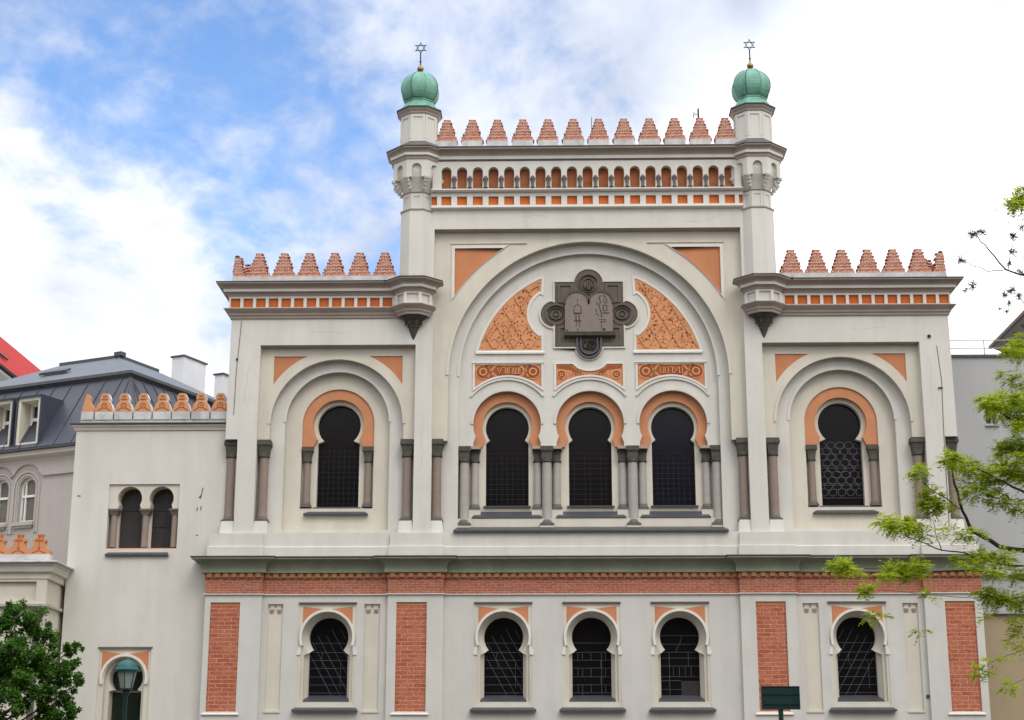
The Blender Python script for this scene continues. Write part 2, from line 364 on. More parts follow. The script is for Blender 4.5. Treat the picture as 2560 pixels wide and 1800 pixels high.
    def stroke(s, pts, w, y0, y1, closed=False):
        """a flat ribbon of width w along (x, z) points, raised from y1 to y0"""
        n = len(pts); L = []; Rr = []
        for i in range(n):
            if closed: a, b = Vector(pts[i-1]), Vector(pts[(i+1) % n])
            else: a, b = Vector(pts[max(i-1, 0)]), Vector(pts[min(i+1, n-1)])
            d = (b-a)
            if d.length < 1e-7: d = Vector((1, 0))
            d.normalize(); nn = Vector((-d.y, d.x))*w/2; p = Vector(pts[i])
            L.append(p+nn); Rr.append(p-nn)
        v = []; f = []
        for i in range(n):
            v += [(L[i].x, y0, L[i].y), (Rr[i].x, y0, Rr[i].y), (L[i].x, y1, L[i].y), (Rr[i].x, y1, Rr[i].y)]
        for i in range(n if closed else n-1):
            a, b = 4*i, 4*((i+1) % n)
            f += [(a, a+1, b+1, b), (a+2, b+2, b+3, a+3), (a, b, b+2, a+2), (a+1, a+3, b+3, b+1)]
        if not closed:
            f += [(0, 2, 3, 1), (4*n-4, 4*n-3, 4*n-1, 4*n-2)]
        return s.add(v, f)
    def build(s, name, material, parent=None, recalc=True, sharp=40):
        me = bpy.data.meshes.new(name); me.from_pydata(s.v, [], s.f)
        if recalc:
            bm = bmesh.new(); bm.from_mesh(me); bmesh.ops.recalc_face_normals(bm, faces=bm.faces); bm.to_mesh(me); bm.free()
        me.polygons.foreach_set('use_smooth', s.sm)
        if any(s.sm): me.set_sharp_from_angle(angle=R(sharp))
        mats = material if isinstance(material, (list, tuple)) else [material]
        for m in mats: me.materials.append(m)
        o = bpy.data.objects.new(name, me); COL.objects.link(o)
        if parent: o.parent = parent
        return o
def thing(name, label, cat, loc=(0, 0, 0), rz=0.0, group=None):
    o = bpy.data.objects.new(name, None); COL.objects.link(o)
    o.location = loc; o.rotation_euler = (0, 0, rz); o['label'] = label; o['category'] = cat
    o.empty_display_size = 0.5
    if group: o['group'] = group
    return o
def struct(o): o['kind'] = 'structure'; return o
def dup(o, parent, dx=0.0, dy=0.0, dz=0.0):
    c = o.copy(); COL.objects.link(c); c.parent = parent
    c.location = (o.location.x+dx, o.location.y+dy, o.location.z+dz)
    for ch in list(o.children):
        d = ch.copy(); COL.objects.link(d); d.parent = c
    return c
def rect(x0, x1, z0, z1): return [(x0, z0), (x1, z0), (x1, z1), (x0, z1)]
def arc(cx, cz, r, a0, a1, n):
    return [(cx+r*math.cos(R(a0+(a1-a0)*i/n)), cz+r*math.sin(R(a0+(a1-a0)*i/n))) for i in range(n+1)]
def arch(cx, cz, r, zb, n=40):
    return [(cx-r, zb), (cx+r, zb)] + arc(cx, cz, r, 0, 180, n)
def horseshoe(cx, cz, r, zn, zb, jamb, step=0.07, n=36):
    d = cz-zn; a = math.degrees(math.asin(max(-1, min(1, d/r))))
    return [(cx-jamb, zb), (cx+jamb, zb), (cx+jamb, zn-step)] + arc(cx, cz, r, -a, 180+a, n) + [(cx-jamb, zn-step)]
def circ(cx, cz, r, n=24): return [(cx+r*math.cos(2*PI*i/n), cz+r*math.sin(2*PI*i/n)) for i in range(n)]

# ------------------------------------------------------------------ ground
g = MB(); g.add([(-600, -600, 0), (600, -600, 0), (600, 900, 0), (-600, 900, 0)], [(0, 1, 2, 3)])
struct(g.build('ground', GROUND, recalc=False))
g = MB(); g.add([(-60, -16, .004), (60, -16, .004), (60, -8, .004), (-60, -8, .004)], [(0, 1, 2, 3)])
struct(g.build('street', ASPHALT, recalc=False))
g = MB(); g.box(-60, 60, -8, 0.6, -0.05, 0.13)
struct(g.build('pavement', PAVE))
g = MB(); g.box(-60, 60, -58, -16, -0.05, 0.13)
struct(g.build('plaza', PAVE))

# ================================================================== SYNAGOGUE
SYN = thing('synagogue', 'tall cream Moorish synagogue with terracotta horseshoe arches and two green domed turrets', 'synagogue')
WCX = 7.99          # centre of a wing bay
FX0, FX1 = 5.50, 10.46   # wing frame
CF = 4.95           # half width of central frame
ZF = 15.48
# -- outer plaster wall
def facade_outline():
    pts = [(-11.42, 8.6), (11.42, 8.6), (11.42, 9.45), (11.06, 9.45), (11.06, 12.42), (11.45, 12.42), (11.42, 17.3), (5.6, 17.3), (5.6, 22.0),
           (-5.6, 22.0), (-5.6, 17.3), (-11.42, 17.3), (-11.45, 12.42), (-11.06, 12.42), (-11.06, 9.45), (-11.42, 9.45)]
    return pts
frames = [rect(-FX1, -FX0, 9.45, ZF), rect(FX0, FX1, 9.45, ZF), rect(-CF, CF, 9.45, 19.36)]
w = MB()
w.slab([facade_outline()] + frames, 0, 0.32)
# side and middle masses
def ex(r, d): return rect(r[0][0]-d, r[1][0]+d, r[0][1]-d, r[2][1]+d)
mid_out = [(-11.40, 8.6), (11.40, 8.6), (11.40, 17.28), (5.58, 17.28), (5.58, 21.98), (-5.58, 21.98), (-5.58, 17.28), (-11.40, 17.28)]
w.slab([mid_out] + [ex(f, 0.04) for f in frames], 0.322, 1.20)
w.box(-11.40, 11.40, 1.35, 26, 0, 17.2)
w.box(-5.58, 5.58, 1.36, 24, 17.2, 21.9)
w.box(-11.40, -5.6, 1.203, 1.35, 8.6, 17.2); w.box(5.6, 11.40, 1.203, 1.35, 8.6, 17.2); w.box(-5.58, 5.58, 1.204, 1.36, 8.6, 21.9)
w.build('wall', PLASTER, SYN)
# -- moulding around the rectangular frames
fm = MB()
for x0, x1, zt in ((-FX1, -FX0, ZF), (FX0, FX1, ZF), (-CF, CF, 19.36)):
    fm.hexa([(x0, 0.005, zt), (x1, 0.005, zt), (x1-.04, .255, zt-.045), (x0+.04, .255, zt-.045), (x0, 0.009, zt+.015), (x1, .009, zt+.015), (x1, .255, zt+.01), (x0, .255, zt+.01)])
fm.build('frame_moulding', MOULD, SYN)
# -- wings: stepped arches
NZ = 12.36
def spandrel(cx, cz, r, x0, x1, zt, side, n=16):
    """corner between a rectangle top and a circle; side -1 left, +1 right"""
    xe = x0 if side < 0 else x1
    a_edge = math.degrees(math.acos(max(-1, min(1, (xe-cx)/r))))
    zt_rel = (zt-cz)/r
    a_top = math.degrees(math.asin(min(1, zt_rel)))
    if side < 0: a_top = 180-a_top
    pts = arc(cx, cz, r, a_edge, a_top, n)
    return pts + [(xe, zt)]
for sx in (-1, 1):
    cx = sx*WCX
    x0, x1 = (-FX1, -FX0) if sx < 0 else (FX0, FX1)
    AR, AZ = 2.12, 12.93
    fr = MB()
    hole = [(x0-.02, 9.40), (x1+.02, 9.40), (x1+.02, NZ), (cx+AR, NZ)] + arc(cx, AZ, AR, 0, 180, 56) + [(cx-AR, NZ), (x0-.02, NZ)]
    # spandrel cut-outs
    SR, ST = 2.42, 15.14
    sp = [spandrel(cx, AZ, SR, cx-2.06, cx+2.06, ST, -1), spandrel(cx, AZ, SR, cx-2.06, cx+2.06, ST, 1)]
    outl = [(x0-.08, NZ), (cx-AR, NZ)] + arc(cx, AZ, AR, 180, 0, 56) + [(cx+AR, NZ), (x1+.08, NZ), (x1+.08, ZF+.08), (x0-.08, ZF+.08)]
    fr.slab([outl] + sp, 0.12, 0.34)
    fr.slab([arc(cx, AZ, AR+.06, 0, 180, 56) + arc(cx, AZ, AR-.02, 180, 0, 56)], 0.09, 0.14)
    fr.build('arch_frame', FRAME, SYN)
    for sd in (-1, 1):
        so = MB(); so.slab([spandrel(cx, AZ, 2.36, cx-2.13, cx+2.13, 15.2, sd)], 0.155, 0.29)
        so.build('spandrel', TERRA, SYN)
    rg = MB()
    rg.slab([rect(x0-.03, x1+.03, 9.38, ZF+.03), [(cx-1.67, 9.56), (cx+1.67, 9.56)] + arc(cx, 13.02, 1.67, 0, 180, 48)], 0.30, 0.52)
    rg.slab([arc(cx, 13.02, 1.73, 0, 180, 48) + arc(cx, 13.02, 1.64, 180, 0, 48)], 0.278, 0.32)
    rg.build('stepped_arch', PLASTER, SYN)
    # inner panel with orange horseshoe
    OZ, ORR = 13.0, 1.14
    ip = MB()
    opening = [(cx-1.15, 10.28), (cx+1.15, 10.28)] + arc(cx, OZ, 1.15, 0, 180, 40)
    ip.slab([rect(cx-1.9, cx+1.9, 9.4, 15.0), opening], 0.50, 0.70)
    ip.build('recessed_panel', FRAME, SYN)
    ohole = horseshoe(cx, 13.0, 0.80, 12.52, 12.27, 0.80, 0.12)[2:-1]
    d = 13.0-12.52; a = math.degrees(math.asin(d/.82))
    win = MB()
    outer = [(cx-1.17, 12.27), (cx-.80, 12.27), (cx-.82*math.cos(R(a)), 12.52)] + list(reversed(arc(cx, 13.0, .82, -a, 180+a, 36)))[1:-1][:] + [(cx+.82*math.cos(R(a)), 12.52), (cx+.80, 12.27), (cx+1.17, 12.27)] + arc(cx, OZ, 1.17, 0, 180, 40)
    win.slab([outer], 0.555, 0.72)
    wo = win.build('horseshoe_window', TERRA2, SYN)
    rv = MB()
    rv.slab([rect(cx-1.2, cx+1.2, 10.2, 14.2), horseshoe(cx, 13.0, .69, 12.5, 10.36, .67, .08)], 0.72, 0.955)
    rv.build('reveal', FRAME, wo)
    pn = MB(); pn.slab([horseshoe(cx, 13.0, .72, 12.5, 10.34, .70, .06)], 0.93, 0.945)
    pn.build('pane', GLASS, wo)
    # tracery in the glass
    tr = MB(); gm = GRILLED
    if sx > 0:
        gm = GRILLE
        rr = random.Random(5)
        for row in range(9):
            for c in range(5):
                x = cx-.56+c*.28+(.14 if row % 2 else 0); z = 10.82+row*.19
                if x > cx+.6: continue
                pts = [(x+.13*math.cos(R(t))+rr.uniform(-.012, .012), z+.115*math.sin(R(t))+rr.uniform(-.012, .012)) for t in range(0, 360, 45)]
                tr.stroke(pts, 0.014, 0.918, 0.93, True)
        for z in (10.64, 11.05, 11.6): tr.stroke([(cx-.66, z), (cx+.66, z)], .012, .916, .93)
    else:
        for i in range(9):
            tr.stroke([(cx-.66+i*.165, 10.4), (cx-.66+i*.165, 12.3)], .009, .92, .93)
        for i in range(11):
            tr.stroke([(cx-.66, 10.5+i*.17), (cx+.66, 10.5+i*.17)], .009, .919, .93)
    tr.build('tracery', gm, wo)
    sl = MB()
    sl.hexa([(cx-1.02, .36, 10.06), (cx+1.02, .36, 10.06), (cx+1.02, .60, 10.06), (cx-1.02, .60, 10.06), (cx-1.02, .36, 10.10), (cx+1.02, .36, 10.10), (cx+.80, .60, 10.24), (cx-.80, .60, 10.24)])
    sl.hexa([(cx-.76, .66, 10.30), (cx+.76, .66, 10.30), (cx+.72, .93, 10.34), (cx-.72, .93, 10.34), (cx-.76, .66, 10.345), (cx+.76, .66, 10.345), (cx+.72, .93, 10.41), (cx-.72, .93, 10.41)])
    sl.build('sill', LEAD, wo)

# -- columns: one of each kind, then copied
def make_column(x, y, zb, zt, r, cap_h, cap_w, parent, base=True, stone=None):
    ch = zt-cap_h
    sh = MB(); sh.lathe([(r*1.03, zb+.16), (r, zb+.3), (r*.95, ch-.05), (r*.98, ch+.01)], x, y, 20)
    col = sh.build('column', stone or COLUMN, parent)
    cp = MB()
    cp.lathe([(r*1.0, ch-.02), (r*1.22, ch+.01), (r*1.22, ch+.05), (r*1.02, ch+.07)], x, y, 20)
    h = cap_w/2; q = r*1.0; z0, z1, z2 = ch+.06, ch+cap_h*.55, zt-cap_h*.30
    def sq(a, z): return [(x-a, y-a, z), (x+a, y-a, z), (x+a, y+a, z), (x-a, y+a, z)]
    prev = sq(q, z0)
    for a, z in ((q*1.06, ch+cap_h*.33), (h*.80, z1), (h*.90, z2)):
        nx = sq(a, z); cp.hexa(prev+nx); prev = nx
    cp.box(x-h, x+h, y-h, y+h, z2, z2+cap_h*.16); cp.box(x-h*.94, x+h*.94, y-h*.94, y+h*.94, z2+cap_h*.16, zt)
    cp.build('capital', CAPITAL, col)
    if base:
        bs = MB(); bs.lathe([(r*1.30, zb+.05), (r*1.36, zb+.08), (r*1.2, zb+.12), (r*1.06, zb+.17)], x, y, 20)
        bs.box(x-r*1.42, x+r*1.42, y-r*1.42, y+r*1.42, zb, zb+.055)
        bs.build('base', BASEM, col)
    return col
big = make_column(0, 0, 9.80, 12.40, 0.150, 0.55, 0.44, SYN)
big.location = (-10.25, 0.19, 0)
for x in (-5.73, -4.80, 4.80, 5.73, 10.25): dup(big, SYN, x+10.25)
for x in (-11.29, 11.29): dup(big, SYN, x+10.25, 0.02)
for x in (-10.25, -5.73, -4.80, 4.80, 5.73, 10.25, -11.27, 11.27):
    pb = MB(); pb.hexa([(x-.24, .02, 9.45), (x+.24, .02, 9.45), (x+.24, .50, 9.45), (x-.24, .50, 9.45), (x-.20, .09, 9.83), (x+.20, .09, 9.83), (x+.2, .50, 9.83), (x-.2, .50, 9.83)])
    pb.build('pedestal', PLASTER, SYN)
sm = make_column(0, 0, 10.33, 12.27, 0.115, 0.50, 0.36, SYN)
sm.location = (-WCX-.97, .63, 0)
for x in (-WCX+.97, WCX-.97, WCX+.97): dup(sm, SYN, x+WCX+.97)
# -- central arch
AR, AZ = 4.47, 14.50
fr = MB()
def csp(side):
    return spandrel(0, AZ, 5.02, -4.32, 4.32, 18.77, side, 20)
outl = [(-CF-.08, NZ), (-AR, NZ)] + arc(0, AZ, AR, 180, 0, 80) + [(AR, NZ), (CF+.08, NZ), (CF+.08, 19.44), (-CF-.08, 19.44)]
fr.slab([outl, csp(-1), csp(1)], 0.12, 0.36)
fr.slab([arc(0, AZ, AR+.08, 0, 180, 80) + arc(0, AZ, AR-.02, 180, 0, 80)], 0.088, 0.14)
# raised rims of the spandrels
for sd in (-1, 1):
    xs = sd*4.42
    fr.hexa([(min(xs, sd*1.95), .075, 18.90), (max(xs, sd*1.95), .075, 18.90), (max(xs, sd*1.95), .125, 18.86), (min(xs, sd*1.95), .125, 18.86),
             (min(xs, sd*1.95), .075, 18.93), (max(xs, sd*1.95), .075, 18.93), (max(xs, sd*1.95), .125, 18.93), (min(xs, sd*1.95), .125, 18.93)])
fr.build('arch_frame', FRAME, SYN)
for sd in (-1, 1):
    rm = MB(); s_ = csp(sd)
    cxm = sum(p[0] for p in s_)/len(s_); czm = sum(p[1] for p in s_)/len(s_)
    rm.slab([[(p[0]+(p[0]-cxm)*.10, p[1]+(p[1]-czm)*.10) for p in s_], [(p[0]-(p[0]-cxm)*.03, p[1]-(p[1]-czm)*.03) for p in s_]], .085, .18)
    rm.build('spandrel_rim', TRIM, SYN)
for sd in (-1, 1):
    so = MB(); so.slab([spandrel(0, AZ, 4.9, -4.45, 4.45, 18.85, sd, 20)], 0.16, 0.30)
    so.build('spandrel', TERRA, SYN)
rg = MB()
RR, RZ = 4.14, 14.50
rg.slab([[(-CF-.03, 9.40), (-RR, 9.40)] + arc(0, RZ, RR, 180, 0, 80) + [(RR, 9.40), (CF+.03, 9.40), (CF+.03, 19.40), (-CF-.03, 19.40)]], 0.32, 0.50)
rg.slab([arc(0, AZ, RR+.06, 0, 180, 80) + arc(0, AZ, RR-.03, 180, 0, 80)], 0.295, 0.34)
rg.build('stepped_arch', PLASTER, SYN)
# inner wall with horseshoe holes
CWX = (-2.60, 0.04, 2.68)
IY = 0.44
iw = MB()
outl = [(-RR-.05, 12.24), (RR+.05, 12.24)] + arc(0, RZ, RR+.05, 0, 180, 80)
# bottom-open arches: build the lower edge with arches cut in
low = [(-RR-.05, 12.24)]
for cx in CWX:
    low += [(cx-1.07, 12.24), (cx-1.07, 12.36), (cx-.985, 12.60)]
    low += list(reversed(arc(cx, 12.97, 1.08, -20, 200, 40)))
    low += [(cx+.985, 12.60), (cx+1.07, 12.36), (cx+1.07, 12.24)]
low += [(RR+.05, 12.24)]
iw.slab([low + arc(0, RZ, RR+.05, 0, 180, 80)], IY, IY+.12)
# archivolts
for cx in CWX:
    iw.slab([arc(cx, 12.97, 1.50, 38, 142, 24) + arc(cx, 12.97, 1.44, 142, 38, 24)], IY-.05, IY+.01)
    iw.slab([arc(cx, 12.97, 1.16, 0, 180, 36) + arc(cx, 12.97, 1.075, 180, 0, 36)], IY-.035, IY+.01)
iw.build('tympanum', PLASTER, SYN)
bw = MB()
holes = [horseshoe(cx, 12.90, .69, 12.50, 10.38, .68, .10) for cx in CWX]
bw.slab([rect(-RR-.06, RR+.06, 9.4, 14.2)] + holes, 0.72, 0.955)
bw.build('recessed_wall', FRAME, SYN)
for i, cx in enumerate(CWX):
    a = math.degrees(math.asin(.40/.80))
    outer = [(cx-1.10, 12.25), (cx-.80, 12.25), (cx-.70, 12.50)] + list(reversed(arc(cx, 12.93, .80, -a, 180+a, 36)))[1:-1] + [(cx+.70, 12.50), (cx+.80, 12.25), (cx+1.10, 12.25), (cx+1.10, 13.0)] + arc(cx, 12.97, 1.12, 0, 180, 40)[1:-1] + [(cx-1.10, 13.0)]
    win = MB(); win.slab([outer], IY+.16, .73)
    wo = win.build('horseshoe_window', TERRA2, SYN)
    pn = MB(); pn.slab([horseshoe(cx, 12.90, .72, 12.5, 10.36, .71, .06)], .93, .945)
    pn.build('pane', GLASS2 if i == 2 else GLASS, wo)
    tr = MB()
    for q in range(1, 8):
        if i == 1 and q in (2, 5): continue
        tr.stroke([(cx-.68+q*.17, 10.4), (cx-.68+q*.17, 12.1-.12*(q % 3))], .010, .918, .93)
    for q in range(10):
        tr.stroke([(cx-.68, 10.62+q*.165), (cx+.68, 10.62+q*.165)], .010, .917, .93)
    tr.build('tracery', GRILLED, wo)
    sl = MB()
    sl.hexa([(cx-.75, .62, 10.33), (cx+.75, .62, 10.33), (cx+.72, .93, 10.36), (cx-.72, .93, 10.36), (cx-.75, .62, 10.37), (cx+.75, .62, 10.37), (cx+.72, .93, 10.42), (cx-.72, .93, 10.42)])
    sl.hexa([(cx-1.10, .38, 9.94), (cx+1.10, .38, 9.94), (cx+1.10, .72, 9.94), (cx-1.10, .72, 9.94), (cx-1.10, .38, 9.98), (cx+1.10, .38, 9.98), (cx+.92, .71, 10.20), (cx-.92, .71, 10.20)])
    sl.build('sill', LEAD, wo)
# central columns: tall front ones and slimmer ones behind
fc = make_column(0, 0, 9.72, 12.24, .155, .50, .42, SYN, True, COLUMNP)
xs = (-3.95, -1.34, 1.37, 4.02)
fc.location = (xs[0], .52, 0)
for x in xs[1:]: dup(fc, SYN, x-xs[0])
sc = make_column(0, 0, 10.24, 12.24, .125, .48, .34, SYN, True, COLUMNP)
xs = (-3.62, -1.63, -1.03, 1.06, 1.68, 3.70)
sc.location = (xs[0], .66, 0)
for x in xs[1:]: dup(sc, SYN, x-xs[0])
for x0, x1 in ((-4.13, -3.44), (-1.80, -.86), (.90, 1.85), (3.50, 4.18)):
    ab = MB(); ab.box(x0, x1, .36, .80, 12.15, 12.242)
    ab.build('impost_block', MOULD, SYN)
lw = MB()
lw.box(-4.16, 4.16, .40, .73, 9.45, 9.93)
for x in (-3.95, -1.34, 1.37, 4.02): lw.hexa([(x-.24, .30, 9.42), (x+.24, .30, 9.42), (x+.22, .66, 9.42), (x-.22, .66, 9.42), (x-.21, .33, 9.72), (x+.21, .33, 9.72), (x+.21, .66, 9.72), (x-.21, .66, 9.72)])
for x in (-3.62, -1.63, -1.03, 1.06, 1.68, 3.70): lw.box(x-.19, x+.19, .50, .73, 9.95, 10.24)
lw.build('window_ledge', FRAME, SYN)
sl = MB(); sl.hexa([(-4.24, -.12, 9.45), (4.24, -.12, 9.45), (4.24, .68, 9.45), (-4.24, .68, 9.45), (-4.24, -.12, 9.50), (4.24, -.12, 9.50), (4.14, .66, 9.72), (-4.14, .66, 9.72)])
sl.build('sill', LEAD, SYN)

# -- ornament in the tympanum
def inside(p, poly):
    x, z = p; c = False; j = len(poly)-1
    for i in range(len(poly)):
        xi, zi = poly[i]; xj, zj = poly[j]
        if (zi > z) != (zj > z) and x < (xj-xi)*(z-zi)/(zj-zi)+xi: c = not c
        j = i
    return c
def shrink(poly, d):
    n = len(poly); out = []
    ar = sum(poly[i][0]*poly[(i+1) % n][1]-poly[(i+1) % n][0]*poly[i][1] for i in range(n)); sg = 1 if ar > 0 else -1
    for i in range(n):
        a, b, c = Vector(poly[i-1]), Vector(poly[i]), Vector(poly[(i+1) % n])
        d0 = (b-a).normalized(); d1 = (c-b).normalized()
        n0 = Vector((-d0.y, d0.x))*sg; n1 = Vector((-d1.y, d1.x))*sg
        m = n0+n1; m = m*(2/max(.5, m.length_squared))
        out.append((b.x+m.x*d/1, b.y+m.y*d/1))
    return out
for sd in (-1, 1):
    L0 = 3.65
    poly = [(-1.50, 15.40), (-1.50, 15.92)]
    poly += arc(-1.07, 16.62, .90, 238, 122, 14)
    poly += [(-1.50, 17.36), (-1.48, 17.80)]
    a0 = math.degrees(math.atan2(17.80-14.5, -1.48)); a1 = math.degrees(math.atan2(15.40-14.5, -3.54))
    poly += arc(0, 14.5, 3.64, a0+1, a1, 22)
    if sd > 0: poly = [(-p[0]+.06, p[1]) for p in reversed(poly)]
    rim = MB(); rim.slab([shrink(poly, -.075), poly], IY-.03, IY+.02)
    lo_z = 15.33
    xa, xb = min(p[0] for p in poly), max(p[0] for p in poly)
    rim.hexa([(xa-.08, IY-.06, lo_z-.05), (xb+.08, IY-.06, lo_z-.05), (xb+.08, IY+.02, lo_z-.05), (xa-.08, IY+.02, lo_z-.05), (xa-.08, IY-.06, lo_z), (xb+.08, IY-.06, lo_z), (xb+.08, IY-.03, lo_z+.05), (xa-.08, IY-.03, lo_z+.05)])
    pan = MB(); pan.slab([poly], IY-.010, IY+.02)
    po = pan.build('carved_spandrel', RELIEF, SYN)
    rim.build('rim', TRIM, po)
    # carved arabesque: raised lattice ribs, dark strokes painting the shade of cut hollows
    rr = random.Random(11+sd); cut = MB(); rib = MB()
    inner = shrink(poly, .04)
    def clipstroke(mb, pts, wd, y0, y1):
        seg = []
        for p in pts + [None]:
            if p is not None and inside(p, inner): seg.append(p)
            else:
                if len(seg) > 1: mb.stroke(seg, wd, y0, y1)
                seg = []
    def dense(a, b, n=14): return [(a[0]+(b[0]-a[0])*i/n, a[1]+(b[1]-a[1])*i/n) for i in range(n+1)]
    ax = sum(p[0] for p in poly)/len(poly)
    P = .56
    for iz in range(-1, 6):
        for ix in range(-5, 6):
            x = sd*2.45+ix*P+(P/2 if iz % 2 else 0); z = 15.40+iz*P*.86
            clipstroke(rib, dense((x, z), (x+P/2, z+P*.86)), .040, IY-.036, IY)
            clipstroke(rib, dense((x, z), (x-P/2, z+P*.86)), .040, IY-.036, IY)
            clipstroke(rib, [(x+.15*math.cos(t*.45), z+P*.43+.15*math.sin(t*.45)) for t in range(15)], .026, IY-.024, IY)
            for k in range(17):
                an = rr.uniform(0, 2*PI); rd = rr.uniform(.08, .34)
                qx, qz = x+rd*math.cos(an), z+rd*math.sin(an)
                t = an+rr.uniform(.6, 2.2); ln = rr.uniform(.04, .10); cv2 = rr.uniform(-.4, .4)
                pts = [(qx+ln*(s-.5)*math.cos(t+cv2*s), qz+ln*(s-.5)*math.sin(t+cv2*s)) for s in (0, .33, .66, 1)]
                if all(inside(p, inner) for p in pts):
                    cut.stroke(pts, rr.uniform(.020, .050), IY-.0115, IY)
    if sd > 0:
        for k in range(5):
            clipstroke(cut, dense((1.70+k*.10, 17.33), (1.70+k*.10, 17.50), 3), .03, IY-.0118, IY)
        for k in range(3): clipstroke(cut, dense((1.66+k*.2, 17.24), (1.78+k*.2, 17.24), 3), .035, IY-.0118, IY)
    else:
        clipstroke(cut, dense((-1.9, 17.36), (-1.52, 17.60), 8), .05, IY-.0118, IY)
    cv_ = cut.build('carving_shade', RELIEFD, po); cv_['kind'] = 'stuff'; rib.build('lattice', RELIEF, po)
# small inscription panels over the windows
def glyphs(mb, x, z, h, kinds, y0, y1, w=.028):
    for kch in kinds:
        s = h
        if kch == 'o': mb.stroke([(x, z), (x+.5*s, z), (x+.5*s, z+s), (x, z+s)], w, y0, y1, True); x += .72*s
        elif kch == 'v': mb.stroke([(x, z+s), (x+.28*s, z), (x+.62*s, z+s)], w, y0, y1); x += .8*s
        elif kch == 'y': mb.stroke([(x, z+s), (x+.32*s, z+.25*s), (x+.62*s, z+s)], w, y0, y1); mb.stroke([(x+.32*s, z+.3*s), (x-.02*s, z)], w, y0, y1); x += .85*s
        elif kch == 'r': mb.stroke([(x, z+s), (x+.42*s, z+s), (x+.48*s, z+.85*s), (x+.48*s, z)], w, y0, y1); x += .7*s
        elif kch == 'h': mb.stroke([(x+.04*s, z), (x+.04*s, z+s), (x+.55*s, z+s), (x+.55*s, z)], w, y0, y1); x += .78*s
        elif kch == 'w': mb.stroke([(x, z+s), (x+.1*s, z), (x+.7*s, z), (x+.8*s, z+s)], w, y0, y1); mb.stroke([(x+.4*s, z+s), (x+.32*s, z)], w, y0, y1); x += 1.0*s
        elif kch == 'i': mb.stroke([(x, z+s), (x+.1*s, z+.95*s), (x+.1*s, z)], w, y0, y1); x += .32*s
        elif kch == 'm': mb.stroke([(x, z), (x+.25*s, z+s), (x+.6*s, z+.8*s), (x+.6*s, z), (x+.3*s, z)], w, y0, y1); x += .8*s
        elif kch == '-': x += .2*s
    return x
for i, cx in enumerate((-2.57, .04, 2.65)):
    zt, zs = 14.93, 14.17
    poly = [(cx-1.07, zt), (cx-1.07, zs)] + list(reversed(arc(cx, 12.97, 1.60, 48, 132, 20)))[1:-1] + [(cx+1.07, zs), (cx+1.07, zt)]
    if i == 1:
        poly += [(.60, zt), (.46, 14.80)] + arc(.05, 15.55, .86, -60, -120, 10)[1:-1] + [(-.36, 14.80), (-.50, zt)]
    rim = MB(); rim.slab([shrink(poly, -.06), poly], IY-.04, IY+.02)
    rim.hexa([(cx-1.15, IY-.065, zt+.04), (cx+1.15, IY-.065, zt+.04), (cx+1.15, IY+.02, zt+.02), (cx-1.15, IY+.02, zt+.02), (cx-1.15, IY-.065, zt+.065), (cx+1.15, IY-.065, zt+.065), (cx+1.15, IY+.02, zt+.065), (cx-1.15, IY+.02, zt+.065)]) if i != 1 else None
    pan = MB(); pan.slab([poly], IY-.006, IY+.02)
    po = pan.build('inscription_panel', TERRA2, SYN)
    rim.build('rim', TRIM, po)
    gd = MB(); orn = MB(); y0, y1, yg = IY-.024, IY-.004, IY-.0085
    if i != 1:
        hexo = [(cx-.36, zt-.05), (cx+.36, zt-.05), (cx+.50, zt-.22), (cx+.34, zt-.38), (cx-.34, zt-.38), (cx-.50, zt-.22)]
        gd.slab([hexo], yg, IY)
        for s in (-1, 1):
            gd.slab([circ(cx+s*.80, zt-.25, .22)], yg, IY)
            gd.slab([[(cx+s*.46, zt-.04), (cx+s*.66, zt-.04), (cx+s*.56, zt-.16)]], yg, IY); gd.slab([[(cx+s*.44, zt-.42), (cx+s*.66, zt-.50), (cx+s*.56, zt-.32)]], yg, IY)
            orn.stroke([(cx+s*.30, zt-.02), (cx+s*.42, zt-.06), (cx+s*.66, zt-.40), (cx+s*.70, zt-.50)], .035, y0, y1)
            orn.stroke([(cx+s*.36, zt-.42), (cx+s*.46, zt-.34), (cx+s*.62, zt-.08), (cx+s*.74, zt-.02)], .035, y0, y1)
            orn.stroke(circ(cx+s*.80, zt-.25, .23, 24), .035, y0, y1, True)
            orn.stroke(circ(cx+s*.80, zt-.24, .11, 12), .05, y0, y1, True)
        orn.stroke([(cx-.34, zt-.03), (cx+.34, zt-.03)], .03, y0, y1)
        glyphs(orn, cx-.34, zt-.31, .20, 'vrihwo' if i == 0 else 'ohryo', y0-.004, y1, .032)
    else:
        gd.slab([[(-1.0, zt-.05), (-.55, zt-.05), (-.42, zt-.16), (-.1, zt-.34), (.1, zt-.36), (.2, zt-.34), (.50, zt-.16), (.62, zt-.05), (1.07, zt-.05), (1.06, zt-.14), (.62, zt-.20), (.45, zt-.38), (-.4, zt-.38), (-.55, zt-.20), (-1.0, zt-.14)]], yg, IY)
        for s, xx in ((-1, -.86), (1, .90)):
            gd.slab([circ(xx, zt-.34, .15)], yg, IY); orn.stroke(circ(xx, zt-.34, .14, 16), .04, y0, y1, True); orn.stroke(circ(xx, zt-.34, .05, 8), .03, y0, y1, True)
        orn.stroke([(-.95, zt-.42), (-.80, zt-.52), (-.58, zt-.26)], .04, y0, y1)
        glyphs(orn, -.56, zt-.45, .14, 'mhivw-', y0-.004, y1, .026)
        glyphs(orn, .06, zt-.45, .14, 'ivmohm', y0-.004, y1, .026)
        orn.stroke([(.04, zt-.32), (.04, zt-.52)], .03, y0, y1)
    gd.build('dark_ground', RELIEFD, po); orn.build('lettering', RELIEF, po)  # dark shapes set behind the raised letters
